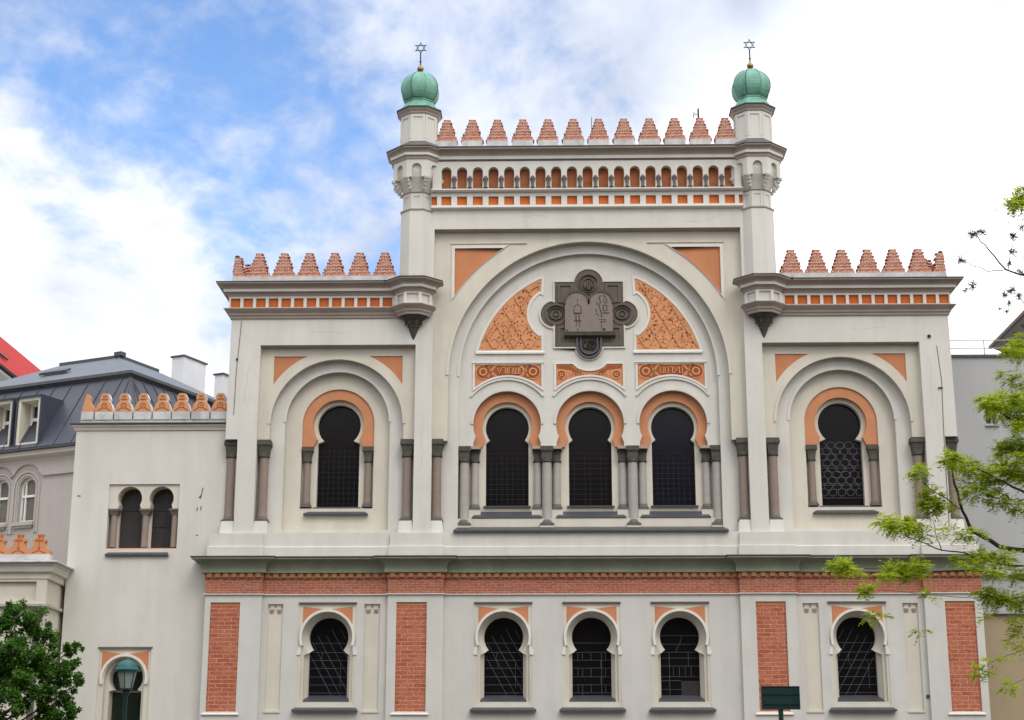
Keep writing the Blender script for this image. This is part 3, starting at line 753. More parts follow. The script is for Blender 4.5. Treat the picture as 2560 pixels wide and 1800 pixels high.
# -- the dark stone relief with the two tablets
qx = .04
quad = [(-1.10+qx, 15.50)] + [(-.42+qx, 15.50)] + arc(qx, 15.52, .42, 180, 360, 20) + [(.42+qx, 15.50), (1.12+qx, 15.50), (1.12+qx, 16.24)] + arc(1.14+qx, 16.60, .44, -90, 90, 20)[1:-1] + \
       [(1.12+qx, 16.98), (1.12+qx, 17.69), (.47+qx, 17.69)] + arc(qx, 17.66, .46, 0, 180, 22) + [(-.47+qx, 17.69), (-1.10+qx, 17.69), (-1.10+qx, 16.98)] + arc(-1.12+qx, 16.60, .44, 90, 270, 20)[1:-1] + [(-1.10+qx, 16.24)]
fr = MB(); fr.slab([shrink(quad, -.05), shrink(quad, .0)], IY-.05, IY+.02)
rp = MB(); rp.slab([quad], IY-.02, IY+.02)
ro = rp.build('stone_relief', PLAQUE, SYN)
fr.build('rim', FRAME, ro)
rl = MB()
for zc, xc, rad in ((17.62, qx, .36), (16.60, -1.06+qx, .36), (16.60, 1.08+qx, .36)):
    rl.slab([circ(xc, zc, rad, 28), circ(xc, zc, rad-.08, 28)], IY-.045, IY-.015)
    rl.slab([circ(xc, zc, rad-.15, 24)], IY-.04, IY-.015)
for x0, x1, z0, z1 in ((-.92, -.58, 17.05, 17.56), (.62, .96, 17.05, 17.56), (-.92, -.72, 15.66, 16.12), (.78, .98, 15.66, 16.12)):
    rl.slab([rect(x0-.08+qx, x1+.08+qx, z0-.06, z1+.06), rect(x0+qx, x1+qx, z0, z1)], IY-.055, IY-.015)
rl.box(-1.06+qx, -.44+qx, IY-.06, IY-.015, 15.52, 15.62); rl.box(.44+qx, 1.08+qx, IY-.06, IY-.015, 15.52, 15.62)
rl.build('medallion', PLAQUE, ro)
lb = MB()
for rad, wd in ((.385, .06), (.27, .045)):
    lb.stroke([(qx-rad, 15.80)] + arc(qx, 15.52, rad, 180, 360, 20) + [(qx+rad, 15.80)], wd, IY-.11, IY-.015)
lb.build('lower_boss', LEAD, ro)
for s in (-1, 1):
    tc_ = qx+s*.385
    tp = [(tc_-.385, 15.98), (tc_+.385, 15.98), (tc_+.385, 16.92)] + [(tc_+.385*math.cos(R(t)), 16.90+.43*math.sin(R(t))**.85) for t in range(10, 180, 10)] + [(tc_-.385, 16.92)]
    tb = MB(); tb.slab([tp], IY-.14, IY-.01)
    to = tb.build('tablet', PLAQUE2, ro)
    tm = MB(); tm.stroke([p for p in shrink(tp, -.005)[2:]], .055, IY-.165, IY-.02)
    tm.build('hood', CAPITAL, to)
    ink = MB(); y0, y1 = IY-.146, IY-.13
    if s < 0:
        x = tc_+.02
        ink.stroke([(x, 17.08), (x, 17.00)], .024, y0, y1); ink.stroke([(x, 16.96), (x, 16.90)], .016, y0, y1)
        ink.stroke([(x-.12, 16.62), (x-.12, 16.72)] + [(x+.12*math.cos(R(t)), 16.74+.14*math.sin(R(t))) for t in range(170, 5, -15)] + [(x+.12, 16.62)], .02, y0, y1)
        ink.stroke([(x-.13, 16.60), (x+.13, 16.60)], .035, y0, y1); ink.stroke([(x-.05, 16.58), (x-.05, 16.36)], .03, y0, y1); ink.stroke([(x+.05, 16.58), (x+.05, 16.36)], .025, y0, y1)
        ink.stroke([(x-.12, 16.34), (x+.12, 16.34)], .03, y0, y1); ink.stroke([(x-.02, 16.32), (x-.06, 16.14)], .018, y0, y1); ink.stroke([(x+.05, 16.32), (x+.08, 16.14)], .018, y0, y1)
        ink.stroke([(x, 16.08), (x, 16.02)], .03, y0, y1); ink.box(tc_-.35, tc_-.29, y0, y1, 16.0, 16.05)
    else:
        x = tc_
        ink.stroke([(x+.0, 17.20), (x-.05, 17.10), (x+.0, 16.98), (x-.06, 16.86), (x-.02, 16.72), (x+.02, 16.60), (x+.02, 16.5)], .026, y0, y1)
        ink.stroke([(x+.08, 17.20), (x+.16, 17.14)], .03, y0, y1); ink.stroke([(x+.18, 17.10), (x+.20, 16.98), (x+.13, 16.92)], .024, y0, y1); ink.stroke([(x+.12, 17.1), (x+.10, 16.95)], .02, y0, y1)
        ink.stroke([(x+.08, 16.68), (x+.20, 16.68), (x+.20, 16.86), (x+.08, 16.86)], .026, y0, y1, True); ink.stroke([(x+.06, 16.60), (x+.28, 16.60)], .03, y0, y1)
        ink.stroke([(x-.14, 16.98), (x-.10, 16.92), (x-.14, 16.86)], .02, y0, y1); ink.stroke([(x-.18, 16.74), (x-.12, 16.64), (x-.16, 16.58), (x-.06, 16.52)], .022, y0, y1)
        ink.stroke([(x+.0, 16.48), (x+.06, 16.47)], .02, y0, y1); ink.stroke([(x-.06, 16.38), (x+.16, 16.38), (x+.16, 16.31), (x-.03, 16.31)], .018, y0, y1)
        ink.stroke([(x+.02, 16.30), (x+.02, 16.02)], .016, y0, y1); ink.box(x+.06, x+.14, y0, y1, 16.01, 16.09)
    ink.build('inscription', INK, to)
ldg = MB(); ldg.hexa([(qx-.80, IY-.22, 15.84), (qx+.82, IY-.22, 15.84), (qx+.86, IY, 15.80), (qx-.80, IY, 15.80), (qx-.80, IY-.24, 15.93), (qx+.82, IY-.24, 15.93), (qx+.86, IY, 15.97), (qx-.80, IY, 15.97)])
ldg.build('tablet_ledge', CAPITAL, ro)
ink = MB(); y0, y1 = IY-.058, IY-.02
def ring(x, z, rx, rz, w_, a0=0, a1=360): ink.stroke([(x+rx*math.cos(R(t)), z+rz*math.sin(R(t))) for t in range(a0, a1+1, 20)], w_, y0-.016, y1)
ring(qx, 17.62, .30, .30, .014, 20, 340); ring(qx, 17.60, .17, .19, .014)
for x in (-.07, 0, .07): ink.stroke([(qx+x, 17.52), (qx+x*.8, 17.70)], .014, y0, y1)
ink.stroke([(qx-.10, 17.52), (qx-.02, 17.45)], .04, y0, y1); ink.stroke([(qx+.05, 17.46), (qx+.11, 17.53)], .035, y0, y1)
for xc in (-1.06+qx, 1.08+qx):
    ring(xc, 16.60, .22, .19, .018); ring(xc, 16.60, .09, .09, .014); ring(xc, 16.60, .31, .29, .014, 20, 160)
ring(qx-.12, 15.56, .07, .11, .026, 60, 360); ring(qx+.08, 15.55, .14, .13, .03, 0, 320); ring(qx+.08, 15.55, .06, .06, .02); ink.stroke([(qx-.16, 15.46), (qx-.02, 15.42)], .022, y0, y1)
cl_ = ink.build('carved_line', INK, ro); cl_['kind'] = 'stuff'

# push each layer of the stepped recesses back to its depth
LAYER = {'arch_frame': (.14, .035), 'spandrel': (.14, .035), 'spandrel_rim': (.14, .035), 'stepped_arch': (.20, .05)}
for n_ in ('recessed_panel', 'horseshoe_window', 'tympanum', 'recessed_wall', 'impost_block', 'window_ledge', 'carved_spandrel', 'inscription_panel', 'stone_relief', 'column'):
    LAYER[n_] = (.24, .05)
for o in SYN.children:
    k_ = o.name.split('.')[0]
    if k_ in LAYER:
        dy, dz = LAYER[k_]
        if k_ == 'column' and o.location.y < .3: dy, dz = .14, .03
        o.location.y += dy; o.location.z += dz

# -- friezes: arcade, orange coffers
ac = MB()
arches = [-4.57 + i*.5117 for i in range(19)]
low = [(-5.02, 20.66)]
for x in arches:
    low += [(x-.155, 20.66), (x-.155, 21.02), (x-.165, 21.10)] + list(reversed(arc(x, 21.26, .168, -10, 190, 14))) + [(x+.165, 21.10), (x+.155, 21.02), (x+.155, 20.66)]
low += [(5.02, 20.66), (5.02, 21.62), (-5.02, 21.62)]
ac.slab([low], -.21, -.003)
ac.build('arcade', PLASTER, SYN)
nb = MB(); nb.box(-5.0, 5.0, -.006, -.0025, 20.60, 21.55)
nb.build('niche_back', NICHE, SYN)
cl0 = MB(); x = 0
cl0.box(-.085, .085, -.165, -.12, 20.62, 20.70); cl0.lathe([(.075, 20.70), (.05, 20.75), (.05, 20.90), (.075, 20.95), (.085, 21.0)], 0, -.145, 8); cl0.box(-.09, .09, -.19, -.12, 20.97, 21.02)
cl0.lathe([(.085, 21.02), (.06, 21.08), (.02, 21.12)], 0, -.135, 8)
c0 = cl0.build('colonnette', BASEM, SYN); c0.location = ((arches[0]+arches[1])/2, -.08, 0)
for i in range(1, 18): dup(c0, SYN, .5117*i)
cf = MB()
cofs = [(x-.165, x+.165) for x in arches] + [(-5.06, -4.87), (4.93, 5.06)]
cf.slab([rect(-5.06, 5.06, 20.06, 20.58)] + [rect(a+.003, b-.003, 20.15, 20.45) for a, b in cofs], -.10, -.002)
cf.sweep([(0, 20.585), (.22, 20.59), (.26, 20.62), (.26, 20.66), (0, 20.665)], [(-5.06, 0), (5.06, 0)])
cf.sweep([(0, 20.01), (.10, 20.03), (.14, 20.055), (.14, 20.085), (0, 20.10)], [(-5.06, 0), (5.06, 0)])
cf.build('coffered_frieze', TRIM, SYN)
sq = MB()
sq.box(-.165, .165, -.035, -.003, 20.15, 20.45)
s0 = sq.build('coffer_panel', SQUARE, SYN); s0.location.x = arches[0]
for i in range(1, 19): dup(s0, SYN, .5117*i)
for a, b in cofs[19:]:
    m_ = MB(); m_.box(a, b, -.035, -.003, 20.15, 20.45); m_.build('coffer_panel', SQUARE, SYN)
# top cornice
def cove(o0, za, o1, zb, n=5):
    return [(o0+(o1-o0)*(1-math.cos(PI/2*q/n)), za+(zb-za)*math.sin(PI/2*q/n)) for q in range(n+1)]
def cornice(z0, z1, proj, base=0.0):
    h = z1-z0
    return [(base-.02, z0)] + cove(base+.03, z0+h*.02, base+proj*.42, z0+h*.30) + [(base+proj*.42, z0+h*.52)] + cove(base+proj*.46, z0+h*.54, base+proj*.97, z0+h*.86) + [(base+proj, z0+h*.88), (base+proj, z0+h*.955), (base-.02, z0+h*.96)]
def fascia(z0, z1, proj, base=0.0):
    h = z1-z0
    return [(base-.01, z0+h*.32), (base+proj*.43+.004, z0+h*.315), (base+proj*.44+.006, z0+h*.53), (base-.01, z0+h*.535)]
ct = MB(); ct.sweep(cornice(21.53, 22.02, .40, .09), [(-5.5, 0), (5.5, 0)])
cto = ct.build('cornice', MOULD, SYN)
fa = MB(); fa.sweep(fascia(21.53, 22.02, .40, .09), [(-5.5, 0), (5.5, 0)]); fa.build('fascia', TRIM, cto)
ft = MB(); ft.sweep([(-.3, 22.022), (.50, 22.00), (.515, 22.02), (.51, 22.045), (.02, 22.14), (-.3, 22.14)], [(-5.5, 0), (5.5, 0)])
ft.build('gutter', GUTTER, SYN)
pp = MB(); pp.box(-5.2, 5.2, .0, .42, 22.03, 22.26)
mer_x = [-4.59+.8355*i for i in range(12)]
for x in mer_x: pp.box(x-.34, x+.34, .01, .40, 22.26, 22.45)
pp.build('parapet', PARAPET, SYN)
# merlons: stepped brick pyramids
def merlon_mesh(name, seed, wb, h, left=True, right=True, dep=.36, rows=7):
    rr = random.Random(seed); mb = MB()
    rh = h/rows
    def half(side, t): return wb/2*(1-.70*t) if side else wb/2*(1-.1*t)
    for k in range(rows):
        t = k/rows; j = lambda: rr.uniform(-.014, .014)
        fl = .078 if k else .02
        l0, r0 = half(left, t)+j(), half(right, t)+j()
        l1, r1 = l0-(fl if left else .004), r0-(fl if right else .004)
        d0, d1 = dep/2*(1-.38*t), dep/2*(1-.38*t)-.02
        z0, z1 = k*rh, (k+1)*rh+rr.uniform(-.006, .0)
        mb.hexa([(-l0, -d0, z0), (r0, -d0, z0), (r0, d0, z0), (-l0, d0, z0), (-l1, -d1, z1), (r1, -d1, z1), (r1, d1, z1), (-l1, d1, z1)])
        for q in range(4):
            sd = rr.choice((-1, 1)); xe = r0 if sd > 0 else -l0; ww = rr.uniform(.03, .07)
            xa, xb = sorted((xe-sd*ww, xe+sd*rr.uniform(.0, .028)))
            mb.box(xa, xb, -d0*rr.uniform(.4, .97), d0*rr.uniform(0, .6), z0+rr.uniform(.0, .012), z0+rr.uniform(.03, .055))
    ht = half(left, 1)*.9; hb = half(right, 1)*.9
    mb.box(-ht-.02, hb+.02, -.09, .09, h-.005, h+.03)
    for q in range(3):
        xx = rr.uniform(-.07, .07); mb.box(xx-.025, xx+.025, -.05, .04, h, h+rr.uniform(.03, .055))
    o = mb.build(name, BRICKM, SYN)
    return o
mv = [merlon_mesh('merlon', 20+i, .70, .75) for i in range(3)]
used = [False]*3
def place(i, x, y, z, sx=1.0, kind=None):
    k = i % 3
    if not used[k]:
        used[k] = True; o = mv[k]
    else:
        o = mv[k].copy(); COL.objects.link(o); o.parent = SYN
    o.location = (x, y, z); o.scale = (sx, 1, 1.06 if sx > 1 else 1)
    return o
for i, x in enumerate(mer_x): place((i*7+i//3) % 3, x, .2, 22.45)
for sx in (-1, 1):
    for i in range(6): place(i+sx, sx*(6.56+.818*i), .22, 17.79, 1.07)
    o = merlon_mesh('merlon', 40+sx, .40, .66, sx > 0 and False or (sx > 0), sx < 0)
    o.location = (sx*11.27, .22, 17.79)
    for i in range(6): place(i+1, sx*11.2, 1.2+.82*i, 17.79).rotation_euler = (0, 0, PI/2)
    kn = MB(); kn.lathe([(.03, 18.42), (.03, 18.50), (.09, 18.53), (.05, 18.57)], sx*11.38, .22, 8); kn.build('merlon_cap', CAPITAL, SYN)
# wing cornices wrapping the turret corbels
for sx in (-1, 1):
    bx, ap = 5.575, .46
    k = .4142*ap
    pth = [(-11.42, 8), (-11.42, 0), (-bx-ap, 0), (-bx-ap, -k), (-bx-k, -ap), (-bx+k, -ap), (-bx+ap, -k), (-bx+ap, .05)]
    bot = [(-bx-ap, 0), (-bx-ap, -k), (-bx-k, -ap), (-bx+k, -ap), (-bx+ap, -k), (-bx+ap, .05)]
    def fix(path): return path if sx < 0 else [(-p[0], p[1]) for p in reversed(path)]
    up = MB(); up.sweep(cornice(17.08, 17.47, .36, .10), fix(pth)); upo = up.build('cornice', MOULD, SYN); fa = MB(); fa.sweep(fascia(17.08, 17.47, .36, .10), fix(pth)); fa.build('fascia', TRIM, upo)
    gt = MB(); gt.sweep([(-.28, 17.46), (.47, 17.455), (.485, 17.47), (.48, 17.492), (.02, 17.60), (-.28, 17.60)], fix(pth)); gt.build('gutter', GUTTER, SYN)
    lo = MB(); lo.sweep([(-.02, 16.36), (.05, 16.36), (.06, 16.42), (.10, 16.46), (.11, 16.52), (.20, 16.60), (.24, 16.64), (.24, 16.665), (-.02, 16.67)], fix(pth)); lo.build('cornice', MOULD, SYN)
    fz = MB(); fz.sweep([(-.02, 16.665), (.105, 16.668), (.105, 16.70), (-.02, 16.70)], fix(pth)); fz.sweep([(-.02, 17.03), (.105, 17.03), (.105, 17.082), (-.02, 17.085)], fix(pth))
    fz.sweep([(-.02, 16.70), (.04, 16.70), (.04, 17.03), (-.02, 17.03)], fix([(-bx-ap, 0), (-bx-ap, -k), (-bx-k, -ap), (-bx+k, -ap), (-bx+ap, -k), (-bx+ap, .05)]))
    xs = [-11.31+.4075*i for i in range(13)]
    cof = [(x-.155, x+.155) for x in xs]
    outr = rect(-11.52, -bx-ap-.10, 16.69, 17.035)
    hl = [rect(a, b, 16.715, 17.015) for a, b in cof]
    if sx > 0:
        outr = [(-p[0], p[1]) for p in outr]; hl = [[(-p[0], p[1]) for p in h] for h in hl]
    fz.slab([outr] + hl, -.105, -.003)
    # posts between the turret's little panels
    kk = .4142*(ap+.105)
    for px_, py_ in ((-ap-.085, -kk*.95), (-kk, -ap-.085), (kk, -ap-.085), (ap+.085, -kk*.95)):
        fz.box(-sx*0+(-bx+px_ if sx < 0 else bx-px_)-.05, (-bx+px_ if sx < 0 else bx-px_)+.05, py_-.03, py_+.09, 16.69, 17.04)
    fz.build('coffered_frieze', TRIM, SYN)
    sq = MB(); sq.box(-.155, .155, -.045, -.004, 16.715, 17.015); s0 = sq.build('coffer_panel', SQUARE, SYN); s0.location.x = xs[0]*(1 if sx < 0 else -1)
    for x in xs[1:]: dup(s0, SYN, (x if sx < 0 else -x)-s0.location.x)
    pp = MB(); pp.box(min(sx*11.48, sx*6.15), max(sx*11.48, sx*6.15), .0, .44, 17.56, 17.79); pp.box(min(sx*11.48, sx*10.98), max(sx*11.48, sx*10.98), .44, 7, 17.56, 17.79)
    pp.build('parapet', PARAPET, SYN)
    # hanging corbel under the turret
    cb = MB()
    cxx = sx*bx
    cb.octa([(.02, 15.62), (.11, 15.86), (.17, 16.02)], cxx, .02)
    cb.octa([(.17, 16.02), (.20, 16.03), (.20, 16.08), (.17, 16.09)], cxx, .02)
    cb.octa([(.19, 16.09), (.26, 16.24), (.28, 16.26)], cxx, .02)
    for t in range(8):
        a = PI/8+t*PI/4
        cb.box(cxx+.27*math.cos(a)-.025, cxx+.27*math.cos(a)+.025, .02+.27*math.sin(a)-.025, .02+.27*math.sin(a)+.025, 16.08, 16.30)
    cb.octa([(.30, 16.26), (.38, 16.34), (.42, 16.40)], cxx, .0)
    co = cb.build('corbel', CAPITAL, SYN)
    tp = MB(); tp.octa([(.42, 16.40), (.50, 16.41), (.52, 16.46), (.46, 16.56), (.46, 16.68)], cxx, 0.0); tp.build('corbel_rim', MOULD, co)
    # ---- turret
    cx, cy = sx*5.52, .28
    sh = MB(); sh.octa([(.545, 17.45), (.53, 19.97)], cx, cy)
    sh.octa([(.46, 19.97), (.46, 20.58)], cx, cy)
    tu = sh.build('turret', PLASTER, SYN)
    rgm = MB(); rgm.octa([(.53, 19.93), (.56, 19.95), (.56, 19.985), (.47, 20.03)], cx, cy); rgm.octa([(.46, 20.55), (.51, 20.57), (.51, 20.60), (.46, 20.62)], cx, cy)
    rgm.build('ring_moulding', MOULD, tu)
    k8 = 1/math.cos(PI/8)
    bp_ = MB()
    for t in range(8):      # slim panels of the collar and slits
        a = t*PI/4; ux, uy = math.cos(a), math.sin(a); vx, vy = -uy, ux
        def P(o, l, z): return (cx+ux*o+vx*l, cy+uy*o+vy*l, z)
        for l0, l1 in ((-.19, -.10), (.10, .19)):
            bp_.hexa([P(.45, l0, 20.03), P(.48, l0, 20.03), P(.48, l1, 20.03), P(.45, l1, 20.03), P(.45, l0, 20.55), P(.48, l0, 20.55), P(.48, l1, 20.55), P(.45, l1, 20.55)])
        bp_.hexa([P(.45, -.10, 20.44), P(.48, -.10, 20.44), P(.48, .10, 20.44), P(.45, .10, 20.44), P(.45, -.10, 20.55), P(.48, -.10, 20.55), P(.48, .10, 20.55), P(.45, .10, 20.55)])
    bp_.build('collar_panel', PLASTER, tu)
    # flaring head with niches on each face
    hd = MB()
    hd.octa([(.47, 20.60), (.56, 20.84), (.66, 21.05), (.70, 21.25), (.70, 21.60)], cx, cy)
    brk = []
    A = .80; W = A*math.tan(PI/8)
    for t in range(8):
        a = t*PI/4; ux, uy = math.cos(a), math.sin(a); vx, vy = -uy, ux
        def P(o, l, z): return (cx+ux*o+vx*l, cy+uy*o+vy*l, z)
        # arched front plate for the face
        prof = [(-W, 21.00), (-.155, 21.00), (-.155, 21.30)] + [(.155*math.cos(R(q)), 21.30+.17*math.sin(R(q))) for q in range(170, 5, -20)] + [(.155, 21.30), (.155, 21.00), (W, 21.00), (W, 21.62), (-W, 21.62)]
        tri = tessellate_polygon([[Vector((p[0], p[1], 0)) for p in prof]])
        n = len(prof); v = [P(A, p[0], p[1]) for p in prof] + [P(A-.14, p[0]*.84 if abs(p[0]) > .2 else p[0], p[1]) for p in prof]
        f = [tuple(q) for q in tri] + [tuple(n+i for i in reversed(q)) for q in tri] + [(i, (i+1) % n, n+(i+1) % n, n+i) for i in range(n)]
        hd.add(v, f)
        # stepped stalactite bracket at each corner
        ca = a+PI/8; r8 = A*k8
        for rr_, rz0, rz1, ww in ((r8*.965, 20.92, 21.02, .085), (r8*.90, 20.84, 20.93, .075), (r8*.81, 20.74, 20.85, .07), (r8*.72, 20.64, 20.75, .06)):
            px_, py_ = cx+rr_*math.cos(ca), cy+rr_*math.sin(ca)
            if rr_ > r8*.95: cpz = MB(); brk.append(cpz)
            cpz.lathe([(ww*.75, rz0), (ww, rz0+.03), (ww, rz1)], px_, py_, 8, ca)
    ho = hd.build('turret_head', PLASTER, tu, recalc=True)
    for cpz in brk: cpz.build('bracket', PLASTER, tu)
    cn = MB(); k = .4142*A
    ring_p = [(cx+A*k8*math.cos(-PI/8-q*PI/4+PI), cy+A*k8*math.sin(-PI/8-q*PI/4+PI)) for q in range(8)]
    ring_p = list(reversed(ring_p))
    cn.sweep(cornice(21.60, 21.98, .22, .0), ring_p, True); cn.build('cornice', MOULD, tu); fa = MB(); fa.sweep(fascia(21.60, 21.98, .22, .0), ring_p, True); fa.build('fascia', TRIM, tu)
    cr = MB(); cr.octa([(.98, 21.965), (1.04, 21.98), (1.04, 22.01), (.62, 22.30), (.60, 22.32)], cx, cy); cr.build('cornice_roof', GUTTER, tu)
    us = MB(); us.octa([(.60, 22.28), (.575, 23.36)], cx, cy)
    for t in range(8):
        a = t*PI/4; ux, uy = math.cos(a), math.sin(a); vx, vy = -uy, ux
        def P(o, l, z): return (cx+ux*o+vx*l, cy+uy*o+vy*l, z)
        for l0, l1, z0, z1 in ((-.235, -.15, 22.42, 23.28), (.15, .235, 22.42, 23.28), (-.15, .15, 23.18, 23.28)):
            us.hexa([P(.56, l0, z0), P(.605, l0, z0), P(.605, l1, z0), P(.56, l1, z0), P(.56, l0, z1), P(.60, l0, z1), P(.60, l1, z1), P(.56, l1, z1)])
    us.build('upper_shaft', PLASTER, tu)
    uc = MB(); uc.octa([(.58, 23.27), (.63, 23.31), (.64, 23.36), (.70, 23.43), (.71, 23.48)], cx, cy); uc.build('cornice', MOULD, tu)
    ur = MB(); ur.octa([(.735, 23.475), (.745, 23.50), (.735, 23.53), (.60, 23.56)], cx, cy); ur.build('cornice_roof', COPPERD, tu)
    sk = MB(); sk.octa([(.64, 23.54), (.55, 23.68), (.46, 23.84), (.44, 23.90)], cx, cy); sk.octa([(.455, 23.86), (.475, 23.87), (.475, 23.905), (.45, 23.92)], cx, cy)
    sk.build('dome_skirt', COPPER, tu)
    nk = MB(); nk.octa([(.43, 23.88), (.43, 24.0)], cx, cy); nk.build('dome_neck', COPPERD, tu)
    def lobes(a):
        m = ((a+PI/8) % (PI/4))-PI/8
        return 0.12+0.88*(math.cos(PI/8)/math.cos(m))*1.045
    dm = MB(); dm.lathe([(.445, 23.93), (.50, 23.955), (.55, 24.03), (.60, 24.14), (.628, 24.27), (.632, 24.38), (.615, 24.50), (.575, 24.62), (.50, 24.74), (.40, 24.85), (.27, 24.94), (.13, 24.99), (.05, 25.02)], cx, cy, 64, 0, True, lobes)
    dmo = dm.build('dome', COPPER, tu, sharp=9)
    for t in range(8):
        a = PI/8+t*PI/4; q_ = lobes(a)
        sm_ = MB(); sm_.tube([(cx+(r_*q_+.002)*math.cos(a), cy+(r_*q_+.002)*math.sin(a), z_) for r_, z_ in ((.445, 23.93), (.50, 23.955), (.55, 24.03), (.60, 24.14), (.628, 24.27), (.632, 24.38), (.615, 24.50), (.575, 24.62), (.50, 24.74), (.40, 24.85), (.27, 24.94), (.13, 24.99))], .015, 5)
        sm_.build('seam', COPPERD if t % 2 else COPPER, tu)
    fn = MB(); fn.lathe([(.06, 25.0), (.045, 25.05), (.10, 25.10), (.115, 25.16), (.09, 25.22), (.035, 25.27), (.03, 25.30)], cx, cy, 12); fo = fn.build('finial', GOLD, tu)
    st = MB(); st.tube([(cx, cy, 25.28), (cx, cy, 25.78)], .022, 6); st.lathe([(.02, 25.40), (.045, 25.43), (.02, 25.46)], cx, cy, 8)
    zc = 25.93
    for q in (0, 1):
        tri = [(cx+.185*math.sin(q*PI+i*2*PI/3), zc+.185*math.cos(q*PI+i*2*PI/3)) for i in range(3)]
        st.stroke(tri, .030, cy-.02, cy+.02, True)
    for i in range(6):
        a = i*PI/3; st.tube([(cx+.17*math.sin(a), cy, zc+.17*math.cos(a)), (cx+.235*math.sin(a), cy, zc+.235*math.cos(a))], [.018, .008], 5)
    sto = st.build('star', IRON, tu)
# lightning rods
lr = MB(); lr.tube([(.20, .25, 22.3), (.20, .25, 23.35)], .012, 5); lr.tube([(3.74, .25, 23.1), (3.74, .25, 23.62)], .03, 5); lr.tube([(3.58, .25, 23.3), (3.60, .25, 23.50)], .015, 5); lr.tube([(3.58, .25, 23.42), (3.74, .25, 23.42)], .012, 5)
lr.build('lightning_rod', IRON, SYN)
# thin cables on the wings
cbm = MB(); cbm.tube([(-11.10, -.012, 16.3), (-11.16, -.012, 15.3), (-11.20, -.012, 14.6), (-11.22, -.012, 13.2)], .008, 5); cbm.lathe([(.03, 14.99), (.035, 15.02), (.03, 15.05)], -11.19, -.02, 8)
cbm.tube([(11.0, -.012, 15.35), (11.08, -.012, 14.2), (11.04, -.012, 12.9), (11.02, -.012, 11.6), (11.0, -.012, 9.6)], .008, 5)
cbm.lathe([(.05, 15.62), (.055, 15.66), (.05, 15.70)], 10.78, -.02, 8); cbm.box(10.95, 11.1, -.05, -.005, 13.96, 13.985)
cbm.build('cable', IRON, SYN)

rr_c = random.Random(31)
for cx0, cz0, ln_, up_, yy_, wd_ in ((-10.75, 14.9, 1.3, 1, -.002, .010), (10.72, 13.4, 1.6, -1, -.002, .010), (-5.25, 13.2, 1.7, 1, -.002, .009), (5.22, 16.6, 1.5, -1, -.002, .009), (-2.2, 19.75, .9, 0, -.002, .010), (3.1, 19.6, 1.3, 0, -.002, .009), (-8.9, 15.95, 1.4, 0, -.002, .009), (8.4, 15.9, 1.0, 0, -.002, .010)):
    pts_ = [(cx0, cz0)]
    for q_ in range(9):
        px_, pz_ = pts_[-1]
        if up_: pts_.append((px_+rr_c.uniform(-.05, .06), pz_-up_*ln_/9))
        else: pts_.append((px_+ln_/9, pz_+rr_c.uniform(-.05, .05)))
    ck = MB(); ck.stroke(pts_, wd_, yy_, .002); ck.build('crack', CRACK, SYN)

# -- base zone above the string course
PIERS = ((-11.82, -10.08), (-6.22, -4.52), (4.52, 6.22), (10.08, 11.82))
for x0, x1 in PIERS:
    bz = MB(); bz.box(x0+.04, x1-.04, -.115, .1, 8.62, 9.42)
    bz.hexa([(x0, -.165, 8.62), (x1, -.165, 8.62), (x1, .1, 8.62), (x0, .1, 8.62), (x0, -.165, 9.00), (x1, -.165, 9.00), (x1, .1, 9.09), (x0, .1, 9.09)])
    bz.build('pier_plinth', PLASTER, SYN)
for a, b in ((-10.12, -6.18), (-4.56, 4.56), (6.18, 10.12)):
    bz = MB(); bz.hexa([(a, -.06, 8.62), (b, -.06, 8.62), (b, .1, 8.62), (a, .1, 8.62), (a, -.06, 8.99), (b, -.06, 8.99), (b, .1, 9.06), (a, .1, 9.06)])
    bz.build('plinth_course', PLASTER, SYN)
# -- string course and brick band stepping out round the piers
PY, BY = -.06, .08
path = [(-11.84, 8), (-11.84, PY)]
for i, (x0, x1) in enumerate(PIERS):
    if i: path += [(x0, BY), (x0, PY)]
    path += [(x1, PY)]
    if i < 3: path += [(x1, BY)]
path[-1] = (11.84, PY); path += [(11.84, 8)]
sc_ = MB(); sc_.sweep([(-.05, 8.20), (.115, 8.20), (.12, 8.29)] + cove(.10, 8.30, .38, 8.585, 8) + [(.395, 8.59), (.395, 8.655), (-.05, 8.66)], path)
sc_.build('string_course', STRING, SYN)
sf = MB(); sf.sweep([(-.05, 8.656), (.415, 8.640), (.43, 8.655), (.42, 8.675), (.0, 8.74), (-.05, 8.74)], path); sf.build('flashing', GUTTER, SYN)
bb = MB(); bb.sweep([(-.04, 7.57), (0.0, 7.57), (0.0, 8.02), (.03, 8.03), (.03, 8.215), (-.04, 8.215)], path); bb.build('brick_band', BRICKB, SYN)
dt = MB(); dt.box(-.075, .075, -.085, -.02, 8.06, 8.19); dt0 = dt.build('dentil', DENTIL, SYN); first = True
for i in range(len(path)-1):
    a, b = path[i], path[i+1]
    if abs(a[1]-b[1]) > .01: continue
    n = int((b[0]-a[0])/.25)
    for q in range(n):
        x = a[0]+(q+.5)*(b[0]-a[0])/n
        o = dt0 if first else dup(dt0, SYN); first = False
        o.location = (x, a[1], 0)
lg = MB(); lg.sweep([(-.04, 7.52), (.03, 7.52), (.06, 7.535), (.06, 7.56), (-.04, 7.572)], path); lg.build('ledge', TRIM, SYN)
